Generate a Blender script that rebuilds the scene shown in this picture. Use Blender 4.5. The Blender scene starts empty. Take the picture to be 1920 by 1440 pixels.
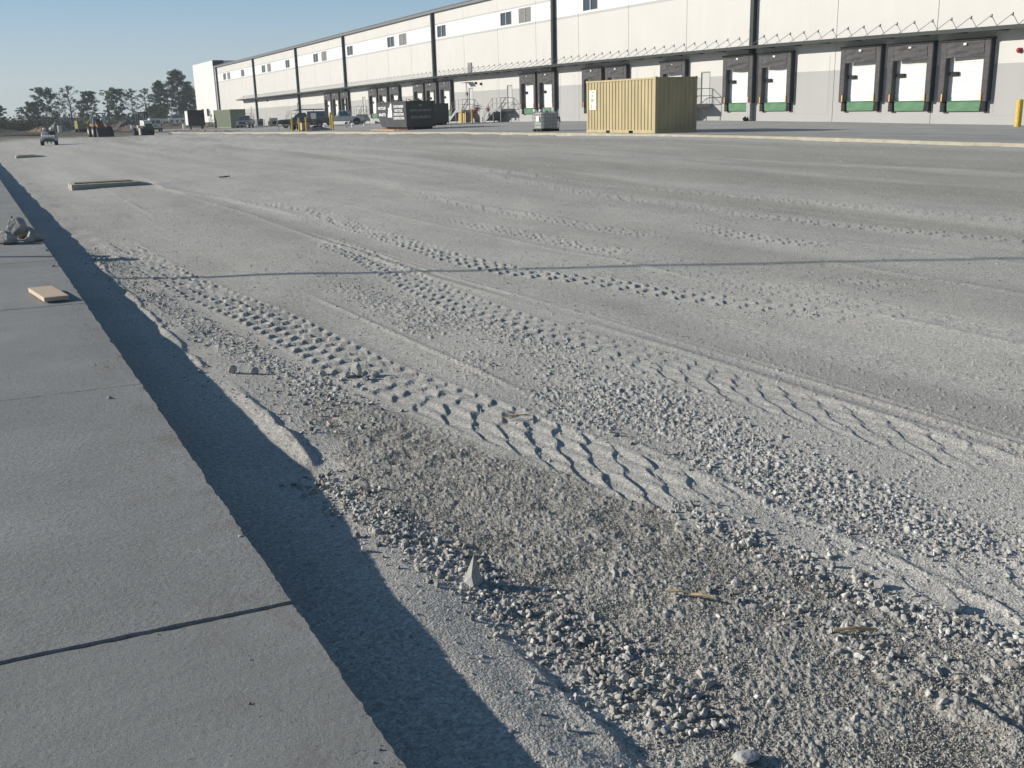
import bpy, math, random
import numpy as np
from mathutils import Vector, Matrix
random.seed(7)
RNG = np.random.default_rng(11)
S = bpy.context.scene
COL = S.collection
PI = math.pi

# ------------------------------------------------------------------ helpers
def tag(o, label=None, cat=None, group=None, kind=None):
    if label: o['label'] = label
    if cat: o['category'] = cat
    if group: o['group'] = group
    if kind: o['kind'] = kind
    return o

def empty(name, loc=(0, 0, 0), rz=0.0, label=None, cat=None, group=None):
    o = bpy.data.objects.new(name, None)
    o.location = loc
    o.rotation_euler = (0, 0, rz)
    o.empty_display_size = 0.2
    COL.objects.link(o)
    return tag(o, label, cat, group)

def copy_tree(o, parent=None):
    c = o.copy()
    COL.objects.link(c)
    c.parent = parent
    for ch in list(o.children):
        copy_tree(ch, c)
    return c

def rot2(x, y, a):
    return x * math.cos(a) - y * math.sin(a), x * math.sin(a) + y * math.cos(a)

class MB:
    """collects polygons and links them as one mesh object"""
    def __init__(s):
        s.v = []; s.f = []; s.m = []
    def add(s, vs, fs, mi=0):
        n = len(s.v)
        s.v.extend([tuple(p) for p in vs])
        for f in fs:
            s.f.append(tuple(i + n for i in f)); s.m.append(mi)
        return s
    def box(s, x0, x1, y0, y1, z0, z1, mi=0):
        vs = [(x0, y0, z0), (x1, y0, z0), (x1, y1, z0), (x0, y1, z0), (x0, y0, z1), (x1, y0, z1), (x1, y1, z1), (x0, y1, z1)]
        return s.add(vs, [(0, 3, 2, 1), (4, 5, 6, 7), (0, 1, 5, 4), (1, 2, 6, 5), (2, 3, 7, 6), (3, 0, 4, 7)], mi)
    def bbox(s, x0, x1, y0, y1, z0, z1, b=0.02, mi=0):
        """box with chamfered vertical and top edges"""
        p = [(x0 + b, y0), (x1 - b, y0), (x1, y0 + b), (x1, y1 - b), (x1 - b, y1), (x0 + b, y1), (x0, y1 - b), (x0, y0 + b)]
        cx, cy = (x0 + x1) / 2, (y0 + y1) / 2
        vs = [(a, c, z0) for a, c in p] + [(a, c, z1 - b) for a, c in p]
        vs += [(a + (b if a < cx else -b), c + (b if c < cy else -b), z1) for a, c in p]
        fs = [tuple(range(7, -1, -1))]
        for i in range(8):
            j = (i + 1) % 8
            fs.append((i, j, 8 + j, 8 + i)); fs.append((8 + i, 8 + j, 16 + j, 16 + i))
        fs.append(tuple(range(16, 24)))
        return s.add(vs, fs, mi)
    def prism(s, poly, h0, h1, axis='y', mi=0):
        """extrude a 2D polygon; axis y: poly=(x,z); axis x: poly=(y,z); axis z: poly=(x,y)"""
        n = len(poly)
        def P(a, b, h):
            return {'y': (a, h, b), 'x': (h, a, b), 'z': (a, b, h)}[axis]
        vs = [P(a, b, h0) for a, b in poly] + [P(a, b, h1) for a, b in poly]
        fs = [tuple(range(n)), tuple(range(2 * n - 1, n - 1, -1))]
        for i in range(n):
            j = (i + 1) % n
            fs.append((i, i + n, j + n, j))
        return s.add(vs, fs, mi)
    def tube(s, p0, p1, r, r1=None, n=8, mi=0, cap=True):
        p0 = Vector(p0); p1 = Vector(p1); r1 = r if r1 is None else r1
        d = (p1 - p0)
        if d.length < 1e-6: return s
        d.normalize()
        a = Vector((0, 0, 1)) if abs(d.z) < 0.9 else Vector((1, 0, 0))
        u = d.cross(a).normalized(); w = d.cross(u)
        vs = []
        for q, rr in ((p0, r), (p1, r1)):
            for k in range(n):
                t = 2 * PI * k / n
                vs.append(q + u * (rr * math.cos(t)) + w * (rr * math.sin(t)))
        fs = [(k, (k + 1) % n, n + (k + 1) % n, n + k) for k in range(n)]
        if cap:
            fs.append(tuple(range(n - 1, -1, -1))); fs.append(tuple(range(n, 2 * n)))
        return s.add(vs, fs, mi)
    def path(s, pts, r, n=6, mi=0):
        for a, b in zip(pts[:-1], pts[1:]):
            s.tube(a, b, r, n=n, mi=mi)
        return s
    def quad(s, a, b, c, d, mi=0):
        return s.add([a, b, c, d], [(0, 1, 2, 3)], mi)
    def blob(s, c, r, seed=0, rough=0.25, sub=1, squash=(1, 1, 1), mi=0):
        v, f = ICO[sub]
        rg = np.random.default_rng(seed)
        vv = v * (1 + rough * (rg.random((len(v), 1)) - .5) * 2) * np.array(squash) * r
        a = rg.random() * 6.28
        x, y = vv[:, 0] * math.cos(a) - vv[:, 1] * math.sin(a), vv[:, 0] * math.sin(a) + vv[:, 1] * math.cos(a)
        return s.add([(x[i] + c[0], y[i] + c[1], vv[i, 2] + c[2]) for i in range(len(v))], [tuple(t) for t in f], mi)
    def build(s, name, mats, parent=None, origin=(0, 0, 0), warp=False, smooth=False, loc=None):
        ox, oy, oz = origin
        if warp:
            s.v = [(x, y, z + WARP(y)) for x, y, z in s.v]
        me = bpy.data.meshes.new(name)
        me.from_pydata([(x - ox, y - oy, z - oz) for x, y, z in s.v], [], s.f)
        if not isinstance(mats, (list, tuple)): mats = [mats]
        for m in mats: me.materials.append(m)
        me.polygons.foreach_set('material_index', s.m)
        if smooth: me.polygons.foreach_set('use_smooth', [True] * len(s.f))
        me.update()
        o = bpy.data.objects.new(name, me)
        COL.objects.link(o)
        if parent is not None: o.parent = parent
        if loc is not None: o.location = loc
        return o

def _ico():
    import bmesh
    out = {}
    for k in (1, 2, 3):
        bm = bmesh.new(); bmesh.ops.create_icosphere(bm, subdivisions=k, radius=1)
        bm.verts.ensure_lookup_table()
        out[k] = (np.array([v.co[:] for v in bm.verts]), np.array([[v.index for v in f.verts] for f in bm.faces]))
        bm.free()
    return out
ICO = _ico()

def bevel(o, w=0.01, seg=2):
    m = o.modifiers.new('bevel', 'BEVEL'); m.width = w; m.segments = seg; m.limit_method = 'ANGLE'; m.angle_limit = math.radians(40)
    return o

# ------------------------------------------------------------------ materials
def mat(name, col, rough=0.7, metal=0.0, var=0.12, scale=3.0, bump=0.0, bscale=40.0, spec=0.3, grime=None, streak=None, emit=None):
    m = bpy.data.materials.new(name); m.use_nodes = True
    nt = m.node_tree; N = nt.nodes; L = nt.links
    b = N['Principled BSDF']
    b.inputs['Roughness'].default_value = rough
    b.inputs['Metallic'].default_value = metal
    b.inputs['Specular IOR Level'].default_value = spec
    tc = N.new('ShaderNodeTexCoord')
    nz = N.new('ShaderNodeTexNoise'); nz.inputs['Scale'].default_value = scale; nz.inputs['Detail'].default_value = 6; nz.inputs['Roughness'].default_value = .65
    src = tc.outputs['Object']
    if streak:
        mp = N.new('ShaderNodeMapping'); mp.inputs['Scale'].default_value = streak; L.new(src, mp.inputs['Vector']); L.new(mp.outputs[0], nz.inputs['Vector'])
    else:
        L.new(src, nz.inputs['Vector'])
    cr = N.new('ShaderNodeValToRGB')
    lo = tuple(max(0, c * (1 - var)) for c in col); hi = tuple(min(1, c * (1 + var)) for c in col)
    if grime: lo = grime
    cr.color_ramp.elements[0].position = .3; cr.color_ramp.elements[1].position = .7
    cr.color_ramp.elements[0].color = (*lo, 1); cr.color_ramp.elements[1].color = (*hi, 1)
    L.new(nz.outputs['Fac'], cr.inputs[0]); L.new(cr.outputs[0], b.inputs['Base Color'])
    if bump > 0:
        n2 = N.new('ShaderNodeTexNoise'); n2.inputs['Scale'].default_value = bscale; n2.inputs['Detail'].default_value = 5
        L.new(src, n2.inputs['Vector'])
        bp = N.new('ShaderNodeBump'); bp.inputs['Strength'].default_value = 1.0; bp.inputs['Distance'].default_value = bump
        L.new(n2.outputs['Fac'], bp.inputs['Height']); L.new(bp.outputs[0], b.inputs['Normal'])
    if emit:
        b.inputs['Emission Color'].default_value = (*emit, 1); b.inputs['Emission Strength'].default_value = 1
    return m

def attr_mat(name, rough=0.95, nscale=180.0, nvar=0.22, bump=0.003, bscale=220.0, spec=0.15, scale2=7.0, var2=.1):
    """material whose base colour is a per-vertex material map ('Col') times fine grain"""
    m = bpy.data.materials.new(name); m.use_nodes = True
    nt = m.node_tree; N = nt.nodes; L = nt.links
    b = N['Principled BSDF']; b.inputs['Roughness'].default_value = rough; b.inputs['Specular IOR Level'].default_value = spec
    at = N.new('ShaderNodeAttribute'); at.attribute_name = 'Col'
    tc = N.new('ShaderNodeTexCoord')
    nz = N.new('ShaderNodeTexNoise'); nz.inputs['Scale'].default_value = nscale; nz.inputs['Detail'].default_value = 4
    nz2 = N.new('ShaderNodeTexNoise'); nz2.inputs['Scale'].default_value = scale2; nz2.inputs['Detail'].default_value = 5
    L.new(tc.outputs['Object'], nz.inputs['Vector']); L.new(tc.outputs['Object'], nz2.inputs['Vector'])
    mr = N.new('ShaderNodeMapRange'); mr.inputs[1].default_value = .3; mr.inputs[2].default_value = .7; mr.inputs[3].default_value = 1 - nvar; mr.inputs[4].default_value = 1 + nvar
    mr2 = N.new('ShaderNodeMapRange'); mr2.inputs[1].default_value = .3; mr2.inputs[2].default_value = .7; mr2.inputs[3].default_value = 1 - var2; mr2.inputs[4].default_value = 1 + var2
    L.new(nz.outputs['Fac'], mr.inputs[0]); L.new(nz2.outputs['Fac'], mr2.inputs[0])
    mu = N.new('ShaderNodeMath'); mu.operation = 'MULTIPLY'; L.new(mr.outputs[0], mu.inputs[0]); L.new(mr2.outputs[0], mu.inputs[1])
    vm = N.new('ShaderNodeVectorMath'); vm.operation = 'SCALE'; L.new(at.outputs['Color'], vm.inputs[0]); L.new(mu.outputs[0], vm.inputs['Scale'])
    L.new(vm.outputs[0], b.inputs['Base Color'])
    if bump:
        n2 = N.new('ShaderNodeTexNoise'); n2.inputs['Scale'].default_value = bscale; n2.inputs['Detail'].default_value = 3
        L.new(tc.outputs['Object'], n2.inputs['Vector'])
        bp = N.new('ShaderNodeBump'); bp.inputs['Distance'].default_value = bump
        L.new(n2.outputs['Fac'], bp.inputs['Height']); L.new(bp.outputs[0], b.inputs['Normal'])
    return m

# ------------------------------------------------------------------ numpy noise
def h2(ix, iy, seed=0):
    a = (ix.astype(np.int64) * 374761393 + iy.astype(np.int64) * 668265263 + seed * 974634777) & 0xFFFFFFFF
    a = ((a ^ (a >> 13)) * 1274126177) & 0xFFFFFFFF
    a = ((a ^ (a >> 16)) * 2246822519) & 0xFFFFFFFF
    return ((a ^ (a >> 15)) & 0xFFFFFF) / float(0xFFFFFF)
def vn(x, y, seed=0):
    ix = np.floor(x); iy = np.floor(y); fx = x - ix; fy = y - iy
    fx = fx * fx * (3 - 2 * fx); fy = fy * fy * (3 - 2 * fy)
    a = h2(ix, iy, seed); b = h2(ix + 1, iy, seed); c = h2(ix, iy + 1, seed); d = h2(ix + 1, iy + 1, seed)
    return (a * (1 - fx) + b * fx) * (1 - fy) + (c * (1 - fx) + d * fx) * fy
def fbm(x, y, oc=4, seed=0, gain=.5):
    t = 0; a = 1; n = 0
    for k in range(oc):
        t = t + a * vn(x * 2 ** k + 17.3 * k, y * 2 ** k - 9.1 * k, seed + k); n += a; a *= gain
    return t / n
def pebbles(x, y, c, seed, thin=.0, keep=None):
    """height of half-buried stones, one per cell of size c, and a random tone of the stone"""
    gx = np.floor(x / c); gy = np.floor(y / c)
    best = np.zeros_like(x); tone = np.zeros_like(x)
    for dx in (-1, 0, 1):
        for dy in (-1, 0, 1):
            cx = gx + dx; cy = gy + dy
            px = (cx + h2(cx, cy, seed)) * c; py = (cy + h2(cx, cy, seed + 1)) * c
            r = c * (.22 + .38 * h2(cx, cy, seed + 2) ** 1.5)
            an = h2(cx, cy, seed + 5) * 3.14; ca, sa = np.cos(an), np.sin(an)
            ex = (x - px) * ca + (y - py) * sa; ey = -(x - px) * sa + (y - py) * ca
            q = (ex * ex + 1.9 * ey * ey) / (r * r)
            hh = np.where(q < 1, r * .8 * np.sqrt(np.clip(1 - q, 0, 1)), 0)
            pr = h2(cx, cy, seed + 3)
            hh = np.where(pr > thin, hh, 0) if keep is None else np.where(pr < keep, hh, 0)
            up = hh > best
            best = np.where(up, hh, best); tone = np.where(up, h2(cx, cy, seed + 4), tone)
    return best, tone
def sst(a, b, x):
    t = np.clip((x - a) / (b - a), 0, 1); return t * t * (3 - 2 * t)

# ------------------------------------------------------------------ camera, sun, sky
EYE = 1.95
cam = bpy.data.cameras.new('Camera'); co = bpy.data.objects.new('Camera', cam); COL.objects.link(co); S.camera = co
Fw = Vector((0.4455326, 0.8556202, -0.2634667)); Rw = Vector((0.8834229, -0.4678792, -0.0255562)); Uw = Vector((0.145137, 0.2213664, 0.96433))
co.matrix_world = Matrix(((Rw.x, Uw.x, -Fw.x, 0), (Rw.y, Uw.y, -Fw.y, 0), (Rw.z, Uw.z, -Fw.z, EYE), (0, 0, 0, 1)))
cam.sensor_width = 36; cam.lens = 1887.57 / 1920 * 36; cam.clip_start = .05; cam.clip_end = 3000

SUN_EL = math.radians(19.5); SX, SY = -0.819, 0.574
sun = bpy.data.lights.new('Sun', 'SUN'); so = bpy.data.objects.new('Sun', sun); COL.objects.link(so)
sun.energy = 4.6; sun.angle = math.radians(.6); sun.color = (1.0, .935, .845)
dirv = Vector((-SX * math.cos(SUN_EL), -SY * math.cos(SUN_EL), -math.sin(SUN_EL)))
so.rotation_euler = dirv.to_track_quat('-Z', 'Y').to_euler(); so.location = (-20, 10, 20)
w = bpy.data.worlds.new('World'); S.world = w; w.use_nodes = True
bg = w.node_tree.nodes['Background']; sk = w.node_tree.nodes.new('ShaderNodeTexSky')
sk.sky_type = 'NISHITA'; sk.sun_disc = False; sk.sun_elevation = SUN_EL; sk.sun_rotation = math.atan2(SX, SY)
sk.air_density = 1.0; sk.dust_density = .4; sk.ozone_density = 2.0
NT = w.node_tree; tcw = NT.nodes.new('ShaderNodeTexCoord'); sxw = NT.nodes.new('ShaderNodeSeparateXYZ'); NT.links.new(tcw.outputs['Generated'], sxw.inputs[0])
rw = NT.nodes.new('ShaderNodeValToRGB'); NT.links.new(sxw.outputs[2], rw.inputs[0]); e_ = rw.color_ramp.elements
e_[0].position = 0; e_[0].color = (.38, .435, .46, 1); e_[1].position = 1; e_[1].color = (.04, .085, .165, 1)
for p_, c_ in ((.035, (.375, .45, .50, 1)), (.075, (.30, .41, .51, 1)), (.13, (.19, .33, .49, 1)), (.30, (.085, .17, .30, 1))):
    q_ = e_.new(p_); q_.color = c_
vs_ = NT.nodes.new('ShaderNodeVectorMath'); vs_.operation = 'SCALE'; vs_.inputs['Scale'].default_value = 10; NT.links.new(rw.outputs[0], vs_.inputs[0])
# the sky is brighter on the sun's side than away from it
dw = NT.nodes.new('ShaderNodeVectorMath'); dw.operation = 'DOT_PRODUCT'; NT.links.new(tcw.outputs['Generated'], dw.inputs[0]); dw.inputs[1].default_value = (SX, SY, 0)
rg_ = NT.nodes.new('ShaderNodeMapRange'); rg_.inputs[1].default_value = -.9; rg_.inputs[2].default_value = .1; rg_.inputs[3].default_value = 3.2; rg_.inputs[4].default_value = 10.2; NT.links.new(dw.outputs['Value'], rg_.inputs[0]); NT.links.new(rg_.outputs[0], vs_.inputs['Scale'])
mxw = NT.nodes.new('ShaderNodeMix'); mxw.data_type = 'RGBA'; mxw.inputs[0].default_value = .85; NT.links.new(sk.outputs[0], mxw.inputs[6]); NT.links.new(vs_.outputs[0], mxw.inputs[7])
NT.links.new(mxw.outputs[2], bg.inputs[0]); bg.inputs[1].default_value = .10
S.view_settings.view_transform = 'Standard'; S.view_settings.look = 'None'; S.view_settings.gamma = 1; S.view_settings.exposure = 0.30
S.cycles.max_bounces = 6

# ------------------------------------------------------------------ terrain shape (metres; x away from the walk, y along it)
CY = [0, 19, 28, 34.6, 45, 57.6, 77, 92, 114, 149, 200, 600]
CZ = [.50, .54, .63, .66, .64, .60, .484, .365, .165, -.107, -.2, -.25]
WY = [0, 34.8, 40.4, 48, 58.7, 69, 82, 106, 130, 164.5, 191, 219, 300, 600]
WZ = [.2, .444, .52, .63, .74, .751, .745, .62, .54, .362, .145, -.123, -.25, -.25]
CX = 26.8; WX = 48.09; SE = .785; SZ = .30
def G(x, y):
    x = np.asarray(x, float); y = np.asarray(y, float)
    c = np.interp(y, CY, CZ); wz = np.interp(y, WY, WZ)
    t = np.clip((x - SE) / (CX - SE), 0, 1); s = np.clip((x - CX) / (WX - CX), 0, 1)
    z = np.where(x < CX, t * c, c + (wz - c) * s)
    ye = 116 + .95 * x
    return z + np.where(x < CX, .45 * sst(0, 45, y - ye), 0) + .35 * sst(206, 245, y) * (x >= CX)
def Gf(x, y): return float(G(x, y))
def WARP(y):
    return float(np.interp(y, [28, 34, 39, 46, 57, 80, 106, 130, 160, 190, 222, 260], [-.33, -.27, -.2, -.1, 0, .03, .03, -.15, -.38, -.58, -.7, -.75]))
# ------------------------------------------------------------------ the gravel lot: one sheet out to the horizon
TRACKS = [  # centre line (y, x), width, lug spacing, depth, y range
    dict(y=[2.1, 3.0, 3.9, 4.5, 5.3, 6.2, 7, 8, 9.7, 11.5, 14, 17.7, 22], x=[3.36, 3.2, 2.95, 2.86, 2.75, 2.62, 2.5, 2.46, 2.37, 2.17, 2.03, 1.9, 1.9], w=.54, lam=.225, d=.024, y0=3.5, y1=18.2, sl=.16),
    dict(y=[1.8, 2.3, 3.0, 4.0], x=[3.4, 3.38, 3.3, 3.2], w=.60, lam=.23, d=.013, y0=1.6, y1=4.0, sl=.30),
    dict(y=[3.2, 4.4, 5.1, 6, 6.9, 7.8, 9, 10.5, 12.5, 15.5, 18], x=[4.6, 4.5, 4.43, 4.4, 4.28, 4.2, 4.2, 4.3, 4.5, 4.65, 4.7], w=.48, lam=.21, d=.019, y0=3.1, y1=15.8, sl=.16),
    dict(y=[5.6, 7, 7.8, 9.2, 10.4, 12, 14, 16.3, 20, 24, 27, 30], x=[6.7, 6.4, 6.2, 5.9, 5.5, 5.4, 5.5, 5.65, 5.95, 5.3, 4.9, 4.6], w=.42, lam=.25, d=.022, y0=5.8, y1=24.0, sl=.15),
    dict(y=[10, 12, 14, 17, 20], x=[7.35, 7.25, 7.3, 7.3, 7.5], w=.38, lam=.26, d=.018, y0=10.4, y1=17.5, sl=.17),
    dict(y=[9, 10.7, 11.4, 13], x=[9.55, 9.4, 9.4, 10.0], w=.42, lam=.27, d=.019, y0=9.2, y1=13.2, sl=.05),
    dict(y=[6.8, 7.5, 8, 8.8], x=[7.92, 7.86, 7.76, 7.8], w=.36, lam=.22, d=.021, y0=6.7, y1=8.8, sl=.12),
    dict(y=[7, 12, 18, 26], x=[11.6, 11.0, 11.3, 12.5], w=.40, lam=.26, d=.016, y0=7.4, y1=26, sl=.12),
    dict(y=[8, 14, 20, 30], x=[13.2, 12.8, 12.6, 13.6], w=.42, lam=.27, d=.015, y0=8.5, y1=28, sl=.12),
    dict(y=[4, 6, 8, 10], x=[7.4, 7.0, 6.95, 7.1], w=.40, lam=.25, d=.014, y0=4.4, y1=9.5, sl=.1),
    dict(y=[3, 4, 6, 9], x=[5.9, 5.75, 5.5, 5.3], w=.40, lam=.24, d=.009, y0=3.2, y1=8, sl=.1),
    dict(y=[9, 13, 18, 24], x=[8.7, 8.4, 8.5, 9.0], w=.40, lam=.26, d=.014, y0=11.5, y1=23, sl=.1),
]
def rough_mask(x, y):
    """0..1: loose dark crumbly soil strip along the walk"""
    n = fbm(x * 1.6, y * 1.1, 3, 5) - .5
    l = np.interp(y, [0, 2, 4.8, 6.6, 7.3], [1.62, 1.56, 1.56, 1.78, 2.2]) + n * .16
    r = np.interp(y, [0, 2.0, 2.6, 3.3, 3.8, 4.5, 5.2, 6.2, 6.8], [3.35, 3.02, 2.98, 2.84, 2.74, 2.6, 2.42, 2.3, 2.0]) + n * .08
    n2 = fbm(x * 7, y * 5, 3, 7) - .5
    return sst(-.06, .14, x - l + n2 * .25) * sst(-.05, .10, r - x + n2 * .22) * (1 - sst(5.9, 7.5, y + n + n2))
def peb_mask(x, y):
    """0..1: how many loose stones lie on the surface"""
    n = fbm(x * 2.2 + 5, y * 1.3, 4, 21) - .5
    def band(cx, wd, a, b, fa=.5):
        return np.exp(-((x - cx + n * .15) / wd) ** 2) * sst(a - fa, a + fa, y) * (1 - sst(b - fa, b + fa, y))
    m = band(np.interp(y, [7.1, 8.2, 10.5, 13, 17.6], [2.05, 1.86, 1.66, 1.55, 1.42]), .17, 6.8, 16.5, .5) * 1.15
    m = np.maximum(m, band(np.interp(y, [5.8, 6.5, 7.3], [1.9, 1.95, 2.0]), .25, 5.9, 7.6, .4) * .6)
    m = np.maximum(m, band(np.interp(y, [2.6, 3.3, 3.9, 5], [1.74, 1.66, 1.56, 1.42]), .12, 2.3, 4.9, .4))
    m = np.maximum(m, band(np.interp(y, [2, 2.6, 3.0, 3.7], [3.06, 2.9, 2.86, 2.87]), .09, 1.6, 3.7, .25) * .9)
    m = np.maximum(m, band(np.interp(y, [2, 2.9], [2.66, 2.52]), .10, 1.9, 2.9, .2) * .6)
    gp = np.exp(-((x - np.interp(y, [3.4, 5, 7, 9.5, 14], [3.62, 3.65, 3.8, 3.7, 3.55]) + n * .4) / np.interp(y, [3.4, 6, 9, 14], [.30, .50, .36, .2])) ** 2) * (1 - sst(9.5, 13, y))
    m = np.maximum(m, gp * (.45 + .9 * sst(-.1, .15, n)))
    m = np.maximum(m, .16 * sst(.05, .25, n))
    m = np.maximum(m * (1 - .75 * rough_mask(x, y)), .10 * rough_mask(x, y))
    return m
def lot(x, y, fine):
    z = G(x, y)
    col = np.ones(x.shape + (3,))
    rm = rough_mask(x, y); pm = peb_mask(x, y)
    # broad undulation
    near = 1 - sst(20, 60, y)
    z = z + (fbm(x * .55, y * .3, 3, 1) - .5) * .07 * sst(.8, 3, x) * near + (fbm(x * .16, y * .07, 3, 2) - .5) * .10 * sst(2, 10, x)
    z = z + .085 * (1 - sst(2.4, 4.8, y)) * (1 - sst(1.2, 1.6, x)) + (vn(x * .1, y * 1.7, 9) - .5) * .05 * sst(.9, 1.2, x) * (1 - sst(1.5, 1.8, x))
    z = z + .024 * (1 - sst(1.35, 2.0, x)) + .004 * (1 - sst(2.0, 4.0, y)) * (1 - sst(1.35, 1.7, x))
    # ridges of pushed dust along the walk
    def ridge(cx, wd, hh, a, b):
        e = fbm(y * 3.1, x * 0 + 3, 3, 31) - .5
        q = (x - cx - e * .07) / wd
        return hh * np.where(q < 0, np.exp(-q * q * .5), np.exp(-q * q * 5)) * sst(a - .08, a + .08, y) * (1 - sst(b - 1.3, b + .1, y))
    z = z + (ridge(1.50, .055, .026, 5.35, 7.5) + ridge(1.50, .05, .020, 2.2, 3.4) + ridge(1.40, .05, .016, 8.0, 17)) * (.45 + 1.1 * fbm(x * 14, y * 7, 4, 35, .65))
    z = z + ridge(2.62, .05, .03, 1.6, 2.7)
    # soft tyre lines running with the traffic
    ln = 0
    for cx0, ww, hh in ((3.12, .03, .008), (4.86, .05, .012), (5.1, .03, .006), (6.75, .05, .008), (5.02, .03, .01), (8.6, .06, .01), (9.9, .06, .008), (11.9, .08, .01)):
        cx = cx0 + .35 * (fbm(y * .07, y * 0 + cx0, 2, 41) - .5) * 2
        ln = ln + hh * np.exp(-((x - cx) / ww) ** 2) * sst(.35, .6, fbm(y * .25, y * 0 + cx0 * 3, 2, 43))
    z = z + ln
    # dust drags: one from the storm inlet across the lot, one bending back toward the tracks
    for (py, px, ww) in (([31.5, 31.9, 32.1, 32.4, 30.9, 29.5], [4.5, 5.4, 6.8, 9.4, 11.3, 14], .16),):
        yc = np.interp(x, px, py); drag = np.exp(-((y - yc) / (ww * 2.2)) ** 2) * sst(4.4, 5, x) * (1 - sst(11, 14, x)); z = z + drag * .028
    dragx = np.exp(-((x - np.interp(y, [18, 20.3, 24.3, 26.7, 29, 31], [5.4, 5.4, 5.2, 4.8, 4.6, 4.8])) / .12) ** 2) * sst(18, 20, y) * (1 - sst(29.5, 31.5, y)); z = z + dragx * .014
    # stripes of compaction (albedo) running with the traffic
    st = fbm(x * 1.3, y * .05, 4, 51) - .5
    # tread marks
    tread = np.zeros_like(x); dust = np.zeros_like(x)
    for k, T in enumerate(TRACKS):
        cx = np.interp(y, T['y'], T['x']); t = (x - cx) / (T['w'] / 2)
        inb = (1 - sst(.86, 1.05, np.abs(t))) * sst(T['y0'], T['y0'] + .5, y) * (1 - sst(T['y1'] - 2, T['y1'], y))
        if not np.any(inb > .01): continue
        wob = (fbm(x * 5, y * 5, 2, 61 + k) - .5) * .12
        nb0 = 1 - sst(4.6, 7.0, y) if k in (0, 1, 2) else 0 * y
        ycum = np.where(y > 6, (y - 6) / T['lam'], (y - 6) / (T['lam'] * 1.28))
        ph = ycum + (T['sl'] * .4 * np.abs(t) + .02 * np.sin(t * 11) - 1.5 * nb0 * (x - cx)) / T['lam'] + wob
        fr = ph - np.floor(ph)
        lug = sst(0, .10, fr) * (1 - sst(.10, .75, fr))              # steep on one side, ramped on the other
        bc = (t + 1) * 2.2 + .5 * (np.floor(ph) % 2) + (fbm(x * 6, y * 6, 2, 65 + k) - .5) * .30
        ub = bc - np.floor(bc) - .5; ph = ph + .55 * ub * ub * (.4 + .6 * nb0)
        nearb = 1 - sst(5.5, 8.5, y); blk = np.floor(bc); ph = ph + (.03 + .10 * nearb) * (h2(blk, blk * 0 + 2, 68 + k) - .5); fr = ph - np.floor(ph); cid = np.floor(ph)
        lug = sst(0, .10, fr) * (1 - fr) ** 1.2 * 1.25
        amp = .72 + .42 * h2(cid, blk, 70 + k)
        brk = (1 - nearb) * .8 + (nearb * .85 + .15) * np.sin(PI * np.clip(bc - blk, 0, 1)) ** .8
        fade = .75 + .4 * vn(y * .35 + k * 7, y * 0, 91)
        far = 1 + .75 * sst(6, 11, y)
        z = z + inb * T['d'] * (.74 if k < 4 else .60) * fade * far * (1 - .15 * nearb) * (lug * amp * (.30 + .70 * brk) - .40)
        edge = np.exp(-((np.abs(t) - 1.04) / .10) ** 2) * sst(T['y0'], T['y0'] + .8, y) * (1 - sst(T['y1'] - 2, T['y1'], y))
        z = z + edge * T['d'] * .16 * fade
        tread = np.maximum(tread, inb)
    # stones and crumbs, only where the sheet is fine enough to carry them
    if fine is not None:
        ft = fine
        base = (1 - .85 * tread)
        inshade = 1 - sst(1.35, 1.6, x)
        a1, t1 = pebbles(x, y, .022, 101, keep=np.clip(.13 + pm * 1.0, 0, 1) * base * (1 - .8 * inshade))
        a2, t2 = pebbles(x, y, .045, 111, keep=np.clip(pm * .85 - .16, 0, .95) * base * (1 - .9 * inshade))
        rr_ = np.hypot(x, y); w1 = ft * (1 - sst(6.5, 10.5, rr_)); w2 = ft * (1 - sst(9, 15, rr_)); w0 = ft * (1 - sst(5, 9, rr_))
        crumb = (fbm(x * 55, y * 55, 4, 131, .75) - .5) * 2
        crumb2 = (fbm(x * 9, y * 9, 3, 141) - .5) * 2
        z = z + a1 * .75 * w1 + a2 * .70 * w2
        z = z + rm * (crumb * .0105 + crumb2 * .007 - .012 * sst(.60, .74, fbm(x * 6, y * 5, 3, 145)) + .005 * sst(.62, .75, fbm(x * 11, y * 9, 3, 147))) * ft + (1 - rm) * crumb * (.0022 + .004 * pm) * w0
        stone = np.where(a2 > .004, 1, np.where(a1 > .003, .8, 0)); tn = np.where(a2 > .004, t2, t1)
    else:
        stone = np.zeros_like(x); tn = stone
    # albedo: pale crushed-stone dust, darker damp soil in the loose strip, damp streaks further out
    dustc = np.array([.52, .498, .445]); damp = np.array([.31, .292, .252]); soil = np.array([.325, .305, .262])
    pat = fbm(x * 1.1, y * .8, 4, 153) - .5
    st = st + pat * .35
    k = np.clip(.5 + st * 1.3 + (fbm(x * 3, y * 1.5, 3, 151) - .5) * .5, 0, 1)[..., None]
    col = dustc * (.80 + .28 * k)
    d1 = sst(.46, .60, fbm(x * .55 - y * .05, y * .035, 4, 161)) * sst(6, 13, x) * (1 - sst(24, 26.5, x)) * .85
    d1 = np.maximum(d1, np.exp(-((x - 15.8 - .03 * (y - 16)) / 1.5) ** 2) * 1.15 * (1 - sst(22, 45, y)) * (.5 + .8 * fbm(x * 2, y * .2, 3, 163)))
    col = col + (damp - col) * (np.clip(d1, 0, 1) * .65)[..., None]
    col = col + (soil - col) * (np.clip(rm, 0, 1) * .60)[..., None]
    col = col + (np.array([.53, .51, .46]) - col) * (tread * .35)[..., None]
    col = col + (np.array([.60, .57, .50]) - col) * (np.clip(drag + dragx, 0, 1) * .45)[..., None]
    # tone of stones
    sc = np.array([.50, .49, .455]) * (.60 + .65 * tn)[..., None]
    col = col + (sc - col) * (stone * .75)[..., None]
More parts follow.
